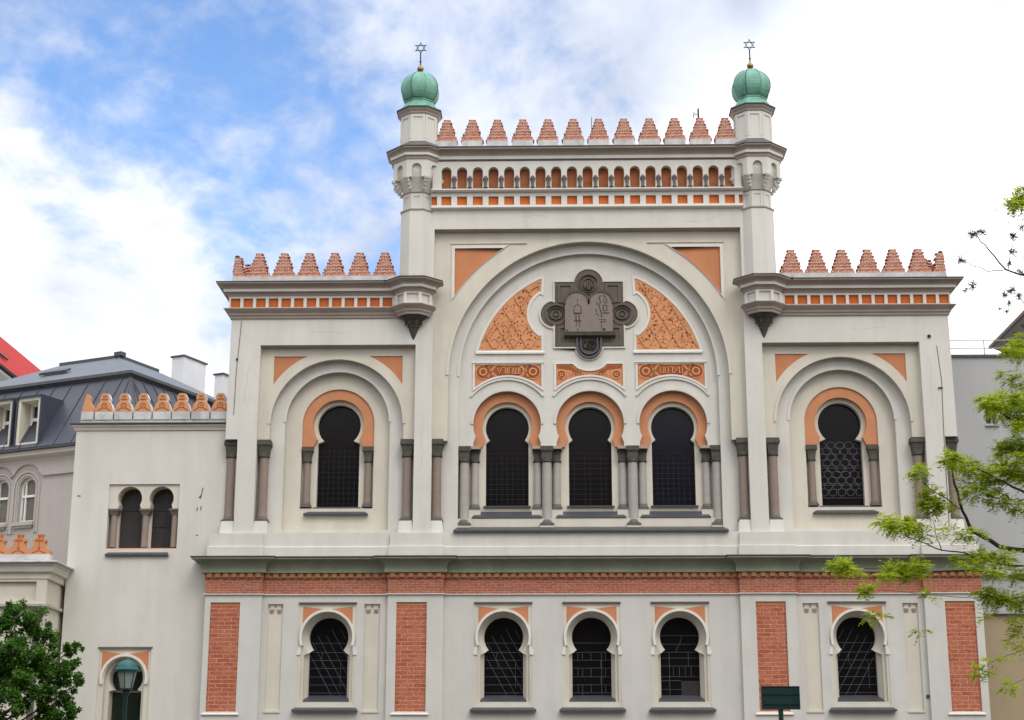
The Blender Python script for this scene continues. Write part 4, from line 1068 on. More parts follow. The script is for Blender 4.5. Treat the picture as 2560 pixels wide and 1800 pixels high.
# -- ground storey
LCX = (-8.06, -2.69, 0.0, 2.69, 8.06)
for bx0, bx1 in ((-10.10, -6.20), (-4.54, 4.54), (6.20, 10.10)):
    wb = MB(); holes = []
    for cx in LCX:
        if bx0 < cx < bx1: holes.append(rect(cx-.87, cx+.87, 4.20, 7.27))
    for x0, x1 in ((-9.90, -9.44), (-6.94, -6.46), (6.42, 6.90), (9.44, 9.90)):
        if bx0 < x0 < bx1: holes.append(rect(x0, x1, 4.03, 7.26))
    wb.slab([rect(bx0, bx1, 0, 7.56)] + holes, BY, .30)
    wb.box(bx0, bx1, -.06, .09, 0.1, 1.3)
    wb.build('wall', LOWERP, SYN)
for x0, x1 in ((-9.90, -9.44), (-6.94, -6.46), (6.42, 6.90), (9.44, 9.90)):
    wb = MB(); wb.box(x0-.02, x1+.02, .135, .29, 4.0, 7.28); lo_ = wb.build('lesene', FRAME, SYN)
    cp = MB()
    for q in (0, .5, 1): cp.box(x0+.035+(x1-x0-.07)*q-.022, x0+.035+(x1-x0-.07)*q+.022, .10, .14, 7.17, 7.25)
    for q in (.25, .75): cp.slab([[(x0+(x1-x0)*q-.07, 7.10), (x0+(x1-x0)*q-.05, 7.0), (x0+(x1-x0)*q+.05, 7.0), (x0+(x1-x0)*q+.07, 7.10)]], .105, .14)
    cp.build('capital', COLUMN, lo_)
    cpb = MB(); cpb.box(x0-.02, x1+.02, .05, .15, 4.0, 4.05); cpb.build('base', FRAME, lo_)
ig = MB(); ig.box(-11.4, 11.4, .955, 1.06, 0, 8.62); ig.build('core_wall', PLASTER, SYN)
for wi, cx in enumerate(LCX):
    of = MB(); of.slab([rect(cx-.88, cx+.88, 4.18, 7.29), [(cx-.80, 4.2+.12), (cx+.80, 4.32), (cx+.80, 6.25)] + arc(cx, 6.25, .80, 0, 180, 30)[1:-1] + [(cx-.80, 6.25)]], .10, .30)
    fo = of.build('arched_window', FRAME, SYN)
    spn = MB()
    for sd in (-1, 1): spn.slab([spandrel(cx, 6.25, .84, cx-.76, cx+.76, 7.19, sd, 12)], .092, .12)
    spn.build('spandrel', TERRA, fo)
    tl = MB(); tl.box(cx-.89, cx+.89, .02, .10, 7.275, 7.31); tl.build('dark_strip', BASEM, fo)  # dark strip put in for the shadow line at the frame top
    ring_ = MB(); ring_.slab([arc(cx, 6.25, .85, -18, 198, 40) + arc(cx, 6.25, .775, 198, -18, 40)], .02, .30)
    for sd in (-1, 1): ring_.slab([[(cx+sd*.78, 5.98), (cx+sd*.86, 5.98), (cx+sd*.92, 5.78), (cx+sd*.92, 5.72), (cx+sd*.80, 5.72)]], .06, .28)
    ring_.build('archivolt', TRIM, fo)
    # splayed reveal
    hs = horseshoe(cx, 6.29, .60, 5.90, 4.46, .595, .06)
    hs2 = horseshoe(cx, 6.27, .76, 5.78, 4.36, .70, .06)
    sp = MB(); n = len(hs)
    sp.slab([rect(cx-.9, cx+.9, 4.1, 7.3), hs2], .20, .30)
    v = [(p[0], .30, p[1]) for p in hs2] + [(p[0], .50, p[1]) for p in hs]
    sp.add(v, [(i, (i+1) % n, n+(i+1) % n, n+i) for i in range(n)])
    v = [(p[0], .50, p[1]) for p in hs] + [(p[0], .70, p[1]) for p in hs]
    sp.add(v, [(i, (i+1) % n, n+(i+1) % n, n+i) for i in range(n)])
    sp.build('reveal', FRAME, fo)
    pn = MB(); pn.slab([horseshoe(cx, 6.29, .63, 5.90, 4.40, .63, .05)], .66, .68); pn.build('pane', GLASS, fo)
    tr = MB(); y0, y1 = .646, .66
    zs = (4.62, 4.86, 5.10, 5.36, 5.60, 5.84, 6.12) if wi != 3 else (5.10, 5.42, 5.66, 5.84, 6.08, 6.34)
    for z in zs:
        hw = .585 if z < 5.85 else math.sqrt(max(.01, .6**2-(z-6.29)**2))-.01
        tr.stroke([(cx-hw, z), (cx+hw, z)], .011, y0, y1)
    if wi in (0, 1, 4):
        sgn = -1 if wi == 4 else 1
        def inpane(p): return (4.5 < p[1] <= 5.86 and abs(p[0]-cx) < .585) or (p[1] > 5.86 and (p[0]-cx)**2+(p[1]-6.29)**2 < .57**2)
        for q in range(6):
            x0_ = -1.02+.27*q; pts = [(cx+sgn*(x0_+.56*t_*.1), 6.55-.1*t_*1.0) for t_ in range(22)]
            pts = [p for p in pts if inpane(p)][(2 if q in (2, 3) else 0):]
            if len(pts) > 1: tr.stroke(pts, .010 if q % 2 else .012, y0-.003, y1)
        tr.stroke([(cx+.36, 5.55), (cx+.36, 4.75)], .009, y0, y1); tr.stroke([(cx-.2, 5.84), (cx-.24, 5.62), (cx-.16, 5.4)], .009, y0, y1)
    elif wi == 2:
        for q, z in enumerate((5.6, 5.36, 5.1, 4.86, 4.62)):
            for xx in (-.28, .28) if q % 2 else (-.02, .42, -.42): tr.stroke([(cx+xx, z), (cx+xx, z+.24)], .011, y0, y1)
        tr.stroke([(cx-.28, 4.5), (cx-.28, 5.84)], .012, y0, y1); tr.stroke([(cx+.3, 4.5), (cx+.3, 5.84)], .012, y0, y1)
    else:
        tr.stroke([(cx-.32, 4.5), (cx-.32, 5.84)], .013, y0, y1); tr.stroke([(cx+.26, 5.4), (cx+.26, 5.84)], .011, y0, y1); tr.stroke([(cx+.08, 6.34), (cx+.02, 6.12), (cx-.12, 5.86)], .011, y0, y1)
        tr.stroke([(cx-.58, 4.98), (cx+.02, 4.98)], .011, y0, y1); tr.stroke([(cx-.58, 4.72), (cx+.02, 4.72)], .011, y0, y1)
        for q in range(4): tr.stroke([(cx-.2+q*.18, 5.1), (cx-.2+q*.18, 5.4)], .010, y0, y1)
    tr.build('tracery', GRILLE, fo)
    if wi == 3:
        bd = MB(); bd.box(cx+.03, cx+.585, .635, .66, 4.5, 4.97); bd.build('lower_board', CURTAIN, fo)
    sl = MB()
    sl.hexa([(cx-.70, .165, 4.29), (cx+.70, .165, 4.29), (cx+.62, .655, 4.34), (cx-.62, .655, 4.34), (cx-.70, .165, 4.36), (cx+.70, .165, 4.36), (cx+.61, .655, 4.545), (cx-.61, .655, 4.545)])
    sl.hexa([(cx-1.0, -.10, 4.035), (cx+1.0, -.10, 4.035), (cx+1.0, .20, 4.06), (cx-1.0, .20, 4.06), (cx-1.0, -.10, 4.08), (cx+1.0, -.10, 4.08), (cx+.86, .22, 4.215), (cx-.86, .22, 4.215)])
    sl.build('sill', LEAD, fo)
for x0, x1 in PIERS:
    a, b = x0+.0, x1-.0
    xc = (x0+x1)/2 + (.06 if x0 < 0 and x0 > -8 else 0)
    pb_ = MB()
    pan = {-11.82: (-11.65, -10.74), -6.22: (-5.95, -5.02), 4.52: (4.98, 5.89), 10.08: (10.69, 11.59)}[x0]
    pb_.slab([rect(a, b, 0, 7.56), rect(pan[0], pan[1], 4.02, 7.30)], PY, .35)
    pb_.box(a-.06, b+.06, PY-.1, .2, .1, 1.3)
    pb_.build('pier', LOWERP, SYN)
    bpn = MB(); bpn.box(pan[0]-.01, pan[1]+.01, PY+.05, .30, 4.0, 7.31); bo = bpn.build('brick_panel', BRICK, SYN)
    hb = MB(); hb.box(pan[0], pan[1], PY+.043, PY+.06, 7.20, 7.30); hb.build('header', TERRA, bo)
    ls = MB(); ls.hexa([(pan[0]-.12, PY-.05, 3.93), (pan[1]+.10, PY-.05, 3.93), (pan[1]+.10, PY+.05, 3.93), (pan[0]-.12, PY+.05, 3.93), (pan[0]-.12, PY-.05, 3.965), (pan[1]+.10, PY-.05, 3.965), (pan[1]+.02, PY+.05, 4.03), (pan[0]-.02, PY+.05, 4.03)])
    ls.build('ledge', TRIM, bo)
vb = MB(); vb.box(9.98, 10.10, .055, .09, 4.42, 4.52); vb.build('vent_cover', LEAD, SYN)

# ================================================================== ANNEX on the left
ANX = thing('annex_building', 'plain cream annexe with crenellated parapet, twin horseshoe window and a door below', 'annexe', (-14, .4, 0))
AX = -14.0
def axs(o): o.location = (14.0, -.4, 0); return o
wl_ = MB()
AY = .40
wx0, wx1 = -15.13, -12.90
dcx = -14.30
doorhole = rect(dcx-.80, dcx+.80, 0.2, 5.95)
wl_.slab([rect(-16.30, -11.36, 0, 12.9), rect(wx0, wx1, 9.02, 11.07), doorhole], AY, .62)
wl_.slab([rect(-16.29, -11.37, 0, 12.9), [(wx0-.05, 8.95), (wx1+.05, 8.95), (wx1+.05, 11.12), (wx0-.05, 11.12)], rect(dcx-.84, dcx+.84, 0.1, 6.0)], .62, 1.3)
wl_.box(-16.28, -11.38, 1.3, 3.6, 0, 12.9)
axs(wl_.build('wall', ANNEXW, ANX))
cn = MB(); cn.sweep([(-.02, 12.80), (.04, 12.80), (.07, 12.88), (.13, 12.93), (.13, 12.97), (-.02, 12.98)], [(-16.30, 3.6), (-16.30, AY), (-11.45, AY)]); axs(cn.build('cornice', FRAME, ANX))
gt = MB(); gt.sweep([(-.3, 12.98), (.17, 12.975), (.19, 13.0), (.18, 13.03), (-.02, 13.07), (-.3, 13.07)], [(-16.30, 3.6), (-16.30, AY), (-11.45, AY)]); axs(gt.build('gutter', GUTTER, ANX))
pr = MB(); pr.box(-16.2, -11.45, AY+.03, AY+.38, 13.05, 13.16)
mx = [-15.46+.618*i for i in range(7)]
for x in [-16.02]+mx: pr.box(x-.285 if x > -16 else -16.19, x+.285 if x > -16 else -15.80, AY, AY+.36, 13.16, 13.42)
axs(pr.build('parapet', PARAPET, ANX))
def amer(wl2, wr2):
    prof_l = [(1.0, 0), (1.0, .06), (.86, .20), (.70, .29), (.50, .33), (.50, .40), (.58, .44), (.50, .52), (.34, .60)]
    return [(-wl2*a, z) for a, z in prof_l[::-1]][::-1][::-1], [(wr2*a, z) for a, z in prof_l]
L_, R_ = amer(.28, .28)
shape = R_ + L_
mb = MB(); mb.slab([shape], .012, .30); m0 = mb.build('merlon', CHIMW, ANX)
fc_ = MB(); fc_.slab([shrink(shape, .004)], 0, .02); fco = fc_.build('face', RELIEF, m0)
oc = MB(); oc.stroke(circ(0, .20, .085, 14), .028, -.008, .005, True); oc.stroke([(-.22, .03), (-.05, .13)], .03, -.006, .005); oc.stroke([(.22, .03), (.05, .13)], .03, -.006, .005)
oc.stroke([(-.10, .40), (.10, .40)], .05, -.006, .005); oc.slab([circ(0, .20, .03, 8)], -.006, .004); oc.stroke([(-.06, .50), (.06, .50)], .05, -.006, .005)
oc.build('ornament', NICHE, m0)
ml = [m0]
m0.location = (mx[0]+14, 0, 13.42)
for x in mx[1:]: dup(m0, ANX, x-mx[0])
half = MB(); half.slab([[(-.18, 0), (.19, 0), (.19, .08), (.14, .24), (.05, .34), (.05, .42), (.06, .46), (.0, .58), (-.06, .58)]], 0, .3); hf = half.build('merlon', RELIEF, ANX); hf.location = (-16.0+14, 0, 13.42)
# twin window
tw = MB()
ca, cb_ = -14.47, -13.47
lowp = [(wx0-.04, 10.30), (ca-.36, 10.30), (ca-.33, 10.44)] + list(reversed(arc(ca, 10.62, .385, -28, 208, 26))) + [(ca+.33, 10.44), (ca+.36, 10.30), (cb_-.36, 10.30), (cb_-.33, 10.44)] + list(reversed(arc(cb_, 10.62, .385, -28, 208, 26))) + [(cb_+.33, 10.44), (cb_+.36, 10.30), (wx1+.04, 10.30), (wx1+.04, 11.10), (wx0-.04, 11.10)]
tw.slab([lowp], AY+.06, .95)
for x in (ca-.44, (ca+cb_)/2-.16, ): pass
tw.box(wx0-.04, ca-.38, .80, .95, 9.0, 10.32); tw.box(ca+.36, cb_-.36, .86, .95, 9.0, 10.32); tw.box(cb_+.36, wx1+.04, .80, .95, 9.0, 10.32)
two = axs(tw.build('twin_window', FRAME, ANX))
pn = MB(); pn.box(ca-.45, cb_+.45, .94, .96, 9.0, 11.05); pn.build('pane', CURTAIN, two)
mu = MB()
for c in (ca, cb_):
    mu.box(c-.40, c+.40, .925, .94, 9.02, 9.08); mu.box(c-.40, c+.40, .92, .94, 10.30, 10.34)
mu.box(cb_-.40, cb_-.35, .92, .94, 9.02, 10.32); mu.box(cb_+.02, cb_+.06, .92, .94, 9.05, 10.32); mu.box(cb_-.38, cb_+.38, .918, .94, 9.78, 9.81)
mu.build('glazing_bar', IRON, two)
for x, kk_ in ((wx0+.16, .13), ((ca+cb_)/2, .15), (wx1-.14, .12)):
    pc = MB(); pc.lathe([(.115, 9.10), (.105, 9.2), (.10, 10.14), (.10, 10.18)], x, .62, 16); pco = axs(pc.build('column', COLUMN, ANX)) if False else pc.build('column', COLUMN, two)
    cpp = MB(); cpp.hexa([(x-.10, .52, 10.10), (x+.10, .52, 10.10), (x+.10, .75, 10.10), (x-.10, .75, 10.10), (x-.16, .48, 10.24), (x+.16, .48, 10.24), (x+.16, .8, 10.24), (x-.16, .8, 10.24)]); cpp.box(x-.18, x+.18, .46, .82, 10.24, 10.302)
    cpp.build('capital', BASEM, two)
sl = MB(); sl.hexa([(wx0+.02, AY-.10, 8.80), (wx1-.22, AY-.10, 8.80), (wx1-.22, .5, 8.80), (wx0+.02, .5, 8.80), (wx0+.02, AY-.10, 8.85), (wx1-.22, AY-.10, 8.85), (wx1-.30, .5, 8.98), (wx0+.16, .5, 8.98)]); sl.build('sill', LEAD, two)
s2 = MB(); s2.box(wx0-.02, wx1+.02, .44, .95, 8.96, 9.05); s2.build('ledge', TERRA2, two)
# doorway
dr = MB(); dr.slab([rect(dcx-.82, dcx+.82, .2, 5.97), [(dcx-.62, .2)] + [(dcx+.62, .2), (dcx+.62, 5.05)] + arc(dcx, 5.05, .62, 0, 180, 28)[1:-1] + [(dcx-.62, 5.05)]], AY+.05, .70)
dro = axs(dr.build('doorway', FRAME, ANX))
for sd in (-1, 1):
    s_ = MB(); s_.slab([spandrel(dcx, 5.05, .72, dcx-.72, dcx+.72, 5.88, sd, 12)], AY+.042, AY+.08); s_.build('spandrel', TERRA, dro)
ra = MB(); ra.slab([arc(dcx, 5.05, .735, -14, 194, 36) + arc(dcx, 5.05, .66, 194, -14, 36)], AY-.03, .60); ra.build('archivolt', TRIM, dro)
ir = MB(); ir.slab([rect(dcx-.8, dcx+.8, .2, 5.9), horseshoe(dcx, 5.08, .52, 4.72, .2, .50, .05)], .68, 1.15); ir.build('reveal', FRAME, dro)
dp = MB(); dp.box(dcx-.6, dcx+.6, 1.12, 1.14, .2, 5.8); dp.build('door_pane', DOORG, dro)
dbx = MB(); dbx.box(dcx-.55, dcx+.55, 1.08, 1.13, 4.66, 4.72); dbx.build('transom', BASEM, dro)
dl = MB(); dl.box(dcx-.84, dcx+.84, AY-.03, AY+.06, 5.955, 6.0); dl.build('dark_strip', BASEM, dro)  # thin dark strip along the top of the door frame
mk = MB()
for pts in ([(-12.16, 10.95), (-12.20, 10.72), (-12.28, 10.62)], [(-12.20, 10.72), (-12.22, 10.60)], [(-12.30, 10.32), (-12.32, 10.22)], [(-12.19, 10.36), (-12.20, 10.24)], [(-16.12, 10.70), (-16.02, 10.70)], [(-12.30, 9.44), (-12.25, 9.45)]):
    mk.stroke(pts, .022, AY-.012, AY+.003)
axs(mk.build('wall_bracket', IRON, ANX))

# ================================================================== PORTICO low wing at the far left
POR = thing('portico', 'low cream entrance wing with orange crenels along its grey parapet behind the dark tree', 'entrance wing', (-18, -1.2, 0))
def pos(o): o.location = (18, 1.2, 0); return o
pw = MB(); pw.box(-30, -16.45, -1.0, 5.0, 0, 8.3)
pw.slab([rect(-30, -16.42, 7.16, 7.92), rect(-29, -16.72, 7.24, 7.82)], -1.12, -1.0)
pos(pw.build('wall', FRAME, POR))
pc = MB(); pc.sweep([(-.02, 7.88), (.05, 7.90), (.06, 8.06), (.16, 8.10), (.20, 8.26), (.26, 8.30), (.26, 8.34), (-.02, 8.35)], [(-30, -1.1), (-16.40, -1.1), (-16.40, 5)]); pc.sweep([(-.02, 7.06), (.05, 7.08), (.07, 7.15), (-.02, 7.17)], [(-30, -1.1), (-16.40, -1.1), (-16.40, 5)])
pos(pc.build('cornice', FRAME, POR))
pg = MB(); pg.sweep([(-.3, 8.35), (.32, 8.345), (.35, 8.37), (.34, 8.41), (0, 8.46), (-.3, 8.46)], [(-30, -1.1), (-16.40, -1.1), (-16.40, 5)]); pg.box(-30, -16.38, -1.12, -.75, 8.44, 8.64)
pos(pg.build('parapet', PARAPET, POR))
pm = MB(); sh_ = [(-.31, 0), (.31, 0), (.31, .10), (.18, .28), (.15, .38), (.20, .40), (.20, .46), (.06, .50), (.06, .54), (.09, .62), (-.09, .62), (-.06, .54), (-.06, .50), (-.20, .46), (-.20, .40), (-.15, .38), (-.18, .28), (-.31, .10)]
pm.slab([sh_], -.12, .12); p0 = pm.build('merlon', TERRA2, POR)
po_ = MB(); po_.slab([circ(0, .2, .045, 10)], -.13, -.11); po_.stroke([(-.2, .04), (0, .12), (.2, .04)], .03, -.13, -.11); po_.stroke([(-.12, .43), (.12, .43)], .05, -.13, -.11); po_.stroke([(-.05, .57), (.05, .57)], .07, -.13, -.11); po_.stroke([(0, .10), (0, .58)], .02, -.128, -.11); po_.build('ornament', SQUARE, p0)
pbd = MB(); pbd.box(-30, -16.40, -1.08, -.82, 8.638, 8.76); pos(pbd.build('merlon_base', TERRA2, POR))
p0.location = (18-16.75, 1.2-.95, 8.64)
for i in range(1, 16): dup(p0, POR, -.625*i)
pk = MB(); pk.hexa([(-16.74, -1.16, 6.62), (-16.54, -1.16, 6.62), (-16.54, -.98, 6.62), (-16.74, -.98, 6.62), (-16.80, -1.24, 6.92), (-16.46, -1.24, 6.92), (-16.46, -.98, 6.92), (-16.80, -.98, 6.92)]); pk.box(-16.82, -16.44, -1.26, -.98, 6.92, 7.06); pk.hexa([(-16.72, -1.14, .1), (-16.56, -1.14, .1), (-16.56, -.98, .1), (-16.72, -.98, .1), (-16.72, -1.14, 6.62), (-16.56, -1.14, 6.62), (-16.56, -.98, 6.62), (-16.72, -.98, 6.62)])
pos(pk.build('pilaster', CAPITAL, POR))
pd = MB(); pd.box(-18.6, -17.2, -1.06, -.99, .1, 3.9); pos(pd.build('door', WHITE, POR))

# ================================================================== MANSARD building behind
MAN = thing('mansard_building', 'mauve grey house with dark metal mansard roof, dormers and white chimneys behind the annexe', 'house', (-15.6, 4.77, 0), R(-24))
Lm, Dm = 12.5, 12.0
awin = [-4.97-1.24*i for i in range(6)]
dorm = [-4.86-1.30*i for i in range(6)]
mw = MB()
def aw(cx): return [(cx-.40, 11.02), (cx+.36, 11.02), (cx+.36, 12.24)] + arc(cx-.02, 12.24, .38, 0, 180, 20)[1:-1] + [(cx-.40, 12.24)]
mw.slab([rect(-Lm+.4, -.4, 0, 13.2)] + [aw(c) for c in awin], .45, .75)
mw.box(-Lm+.41, -.41, .75, Dm-.4, 0, 13.2)
for c in awin:
    for r0, r1, dy in ((.62, .54, .05), (.50, .44, .03)):
        mw.slab([[(c+r0-.02, 10.6), (c+r0-.02, 12.24)] + arc(c-.02, 12.24, r0, 0, 180, 24)[1:-1] + [(c-r0-.02, 12.24), (c-r0-.02, 10.6), (c-r1-.02, 10.6), (c-r1-.02, 12.24)] + arc(c-.02, 12.24, r1, 180, 0, 24)[1:-1] + [(c+r1-.02, 12.24), (c+r1-.02, 10.6)]], .45-dy, .46)
# scalloped upper fascia
sc0 = [(-Lm+.4, 13.2), (-Lm+.4, 12.62)]
for c in reversed(awin):
    sc0 += [(c-.80, 12.62)] + list(reversed([(c-.02+.62*math.cos(R(t)), 12.58+.50*math.sin(R(t))) for t in range(20, 161, 10)]))
sc0 += [(awin[0]+.72, 12.62), (-.4, 12.62), (-.4, 13.2)]
mw.slab([sc0], .36, .46)
mw.build('wall', MAUVE, MAN)
me_ = MB(); pth = [(-Lm+.4, Dm), (-Lm+.4, .42), (-.4, .42), (-.4, Dm)]
me_.sweep([(-.02, 13.12), (.06, 13.12), (.10, 13.22), (.26, 13.30), (.32, 13.34), (.32, 13.50), (-.02, 13.52)], pth); me_.build('cornice', MAUVE, MAN)
mg = MB(); mg.sweep([(-.02, 13.51), (.36, 13.505), (.42, 13.53), (.42, 13.58), (-.02, 13.62)], pth); mg.build('gutter', GUTTER, MAN)
dn_ = MB()
for c in awin:
    dn_.box(c-.50, c+.44, .30, .46, 10.86, 10.98); dn_.box(c-.44, c+.38, .36, .46, 10.78, 10.86)
dn_.build('sill', MAUVE, MAN)
for c in awin:
    wm = MB(); o_ = aw(c); wm.slab([o_, shrink(o_, .06)], .62, .68); wm.box(c-.38, c+.34, .60, .67, 11.92, 12.0); wm.box(c-.24, c-.19, .61, .68, 12.0, 12.55); wm.box(c-.24, c-.19, .61, .68, 11.05, 11.92)
    wmo = wm.build('arched_window', WHITE, MAN)
    wp = MB(); wp.slab([o_], .69, .71); wp.build('pane', PANE, wmo)
rf = MB()
S0, S1 = .0, 1.75
def fr_(a, z): return [(-Lm+a, a, z), (-a, a, z), (-a, Dm-a, z), (-Lm+a, Dm-a, z)]
rf.hexa(fr_(.0, 13.60)+fr_(1.70, 16.28))
rfo = rf.build('mansard_roof', SLATE, MAN)
ru = MB(); ru.hexa(fr_(1.78, 16.50)+fr_(4.85, 18.15)); ru.build('upper_roof', SLATE2, MAN)
re_ = MB(); re_.hexa(fr_(1.70, 16.28)+fr_(1.60, 16.38)); re_.hexa(fr_(1.60, 16.40)+fr_(1.62, 16.52)); re_.build('roof_edge', GUTTER, MAN)
rs = MB()
for i in range(26):        # standing seams of the mansard front and right side
    x = -.45-i*.78
    if x > -Lm+1:
        t = 1.0; xe = min(x, -.0)
        rs.hexa([(x-.012, -.02, 13.62), (x+.012, -.02, 13.62), (x+.012, .02, 13.62), (x-.012, .02, 13.62), (min(x, -1.7)-.012 if x > -1.7 else x-.012, 1.66, 16.28), (min(x, -1.7)+.012 if x > -1.7 else x+.012, 1.66, 16.28), (min(x, -1.7)+.012 if x > -1.7 else x+.012, 1.72, 16.28), (min(x, -1.7)-.012 if x > -1.7 else x-.012, 1.72, 16.28)])
for i in range(17):
    y = .5+i*.62
    yt = max(1.7, min(Dm-1.7, y))
    rs.hexa([(.02, y-.012, 13.62), (.02, y+.012, 13.62), (-.02, y+.012, 13.62), (-.02, y-.012, 13.62), (-1.66, yt-.012, 16.28), (-1.66, yt+.012, 16.28), (-1.72, yt+.012, 16.28), (-1.72, yt-.012, 16.28)])
rs.build('standing_seam', GUTTER, rfo)
rdg = MB(); rdg.box(-Lm+4.75, -4.75, 4.75, 4.98, 18.10, 18.22); rdg.box(-4.98, -4.75, 4.98, Dm-4.75, 18.10, 18.22)
rdg.box(-5.0, -4.65, 4.70, 5.0, 18.18, 18.34); rdg.build('ridge_rail', GUTTER, MAN)
hat = MB(); hat.hexa([(-7.2, 3.05, 17.24), (-5.9, 3.05, 17.24), (-5.9, 3.35, 17.40), (-7.2, 3.35, 17.40), (-7.2, 3.02, 17.32), (-5.9, 3.02, 17.32), (-5.9, 3.32, 17.48), (-7.2, 3.32, 17.48)]); hat.build('roof_hatch', GUTTER, MAN)
for c in dorm:
    dm_ = MB(); dm_.slab([rect(c-.52, c+.52, 13.72, 15.48), rect(c-.40, c+.40, 13.82, 15.36)], .10, 1.4)
    dmo = dm_.build('dormer', FRAME, MAN)
    dt_ = MB(); dt_.box(c-.58, c+.58, .02, 1.5, 15.48, 15.54); dt_.box(c-.58, c-.522, .05, 1.4, 13.7, 15.48); dt_.box(c+.522, c+.58, .05, 1.4, 13.7, 15.48); dt_.build('dormer_cheek', SLATE, dmo)
    df = MB(); df.slab([rect(c-.40, c+.40, 13.82, 15.36), rect(c-.30, c+.34, 13.9, 14.72), rect(c-.30, c+.34, 14.84, 15.28)], .62, .70); df.build('window_frame', WHITE, dmo)
    dpn = MB(); dpn.box(c-.38, c+.38, .70, .72, 13.84, 15.34); dpn.build('pane', CURTAIN, dmo)
def chim(wx, wy, w_, d_, z0, z1):
    cxl = (Vector((wx, wy, 0))-Vector((-15.6, 4.77, 0))); a = R(24)
    lx = cxl.x*math.cos(a)-cxl.y*math.sin(a); ly = cxl.x*math.sin(a)+cxl.y*math.cos(a)
    cm = MB(); cm.box(lx-w_/2, lx+w_/2, ly, ly+d_, z0, z1); co = cm.build('chimney', CHIMW, MAN)
    cc = MB(); cc.box(lx-w_/2-.06, lx+w_/2+.06, ly-.06, ly+d_+.06, z1, z1+.06); cc.build('chimney_cap', GUTTER, co)
chim(-16.75, 15.4, .60, 1.55, 16.5, 19.30)
chim(-14.62, 13.6, .40, .9, 15.5, 18.05)

# ================================================================== RED-ROOFED house further back
RED = thing('red_roofed_house', 'pale banded house with a steep bright red metal roof at the far left', 'house', (-32, 28, 0))
def rps(o): o.location = (32, -28, 0); return o
rw = MB(); rw.box(-37, -28.6, 16, 42, 0, 21.6); rps(rw.build('wall', MAUVE, RED))
rc = MB(); rc.sweep([(-.02, 20.2), (.12, 20.25), (.12, 20.65), (-.02, 20.7)], [(-37, 16), (-28.6, 16), (-28.6, 42)]); rc.sweep([(-.02, 21.2), (.25, 21.3), (.5, 21.6), (.5, 21.75), (-.02, 21.8)], [(-37, 16), (-28.6, 16), (-28.6, 42)]); rps(rc.build('cornice', TRIM, RED))
rr_ = MB(); rr_.add([(-28.0, 15.6, 21.85), (-28.0, 42.5, 21.85), (-30.9, 42.5, 25.55), (-30.9, 15.6, 25.55), (-35, 15.6, 21.85), (-35, 42.5, 21.85)], [(0, 1, 2, 3), (3, 2, 5, 4), (0, 3, 4), (1, 5, 2), (0, 4, 5, 1)]); rro = rps(rr_.build('roof', REDROOF, RED))
rh = MB(); rh.hexa([(-28.85, 26.6, 23.02), (-28.75, 26.6, 22.90), (-28.75, 29.2, 22.90), (-28.85, 29.2, 23.02), (-28.80, 26.6, 23.10), (-28.68, 26.6, 22.96), (-28.68, 29.2, 22.96), (-28.80, 29.2, 23.10)]); rh.build('roof_vent', GUTTER, rro)
rgd = MB(); rgd.sweep([(-.0, 21.80), (.1, 21.80), (.14, 21.88), (0, 21.92)], [(-28.05, 15.6), (-28.05, 42.5)]); rps(rgd.build('gutter', GUTTER, RED))

# ================================================================== GREY building at the right
GRY = thing('grey_building', 'plain grey rendered wall with one tiny window and a rooftop railing beside the synagogue', 'building', (16, 2, 0))
def gps(o): o.location = (-16, -2, 0); return o
gw = MB(); gw.slab([rect(11.46, 40, 7.15, 15.5), rect(12.92, 13.28, 13.22, 13.98)], 2.0, 2.4); gw.box(11.46, 40, 2.4, 14, 7.15, 15.5)
gwo = gps(gw.build('wall', GREYW, GRY))
gb = MB(); gb.box(11.44, 40, 1.95, 14, 0, 7.15); gps(gb.build('lower_wall', BEIGEW, GRY))
gl = MB(); gl.box(11.46, 40, 1.85, 2.0, 8.35, 8.42); gl.box(11.46, 40, 1.82, 1.98, 7.12, 7.22); gps(gl.build('ledge', GREYW, GRY))
gt = MB(); gt.box(11.46, 40, 1.93, 14, 15.5, 15.58); gps(gt.build('roof_edge', GUTTER, GRY))
gp = MB(); gp.box(12.9, 13.3, 2.2, 2.25, 13.2, 14.0); gpo = gps(gp.build('window', CURTAIN, GRY))
gpf = MB(); gpf.slab([rect(12.92, 13.28, 13.24, 13.98), rect(12.96, 13.12, 13.3, 13.94), rect(13.16, 13.25, 13.3, 13.94)], 2.14, 2.19); gpf.box(12.88, 13.34, 1.93, 2.1, 13.18, 13.225); gpf.build('window_frame', GREYW, gpo)
rl = MB()
for z in (15.83, 16.10): rl.tube([(11.5, 2.1, z), (26, 2.1, z)], .016, 6)
for x in (11.6, 13.07, 14.6, 16.1, 17.6, 19.1, 20.6): rl.tube([(x, 2.1, 15.55), (x, 2.1, 16.10)], .02, 6)
gps(rl.build('railing', GREYW, GRY))
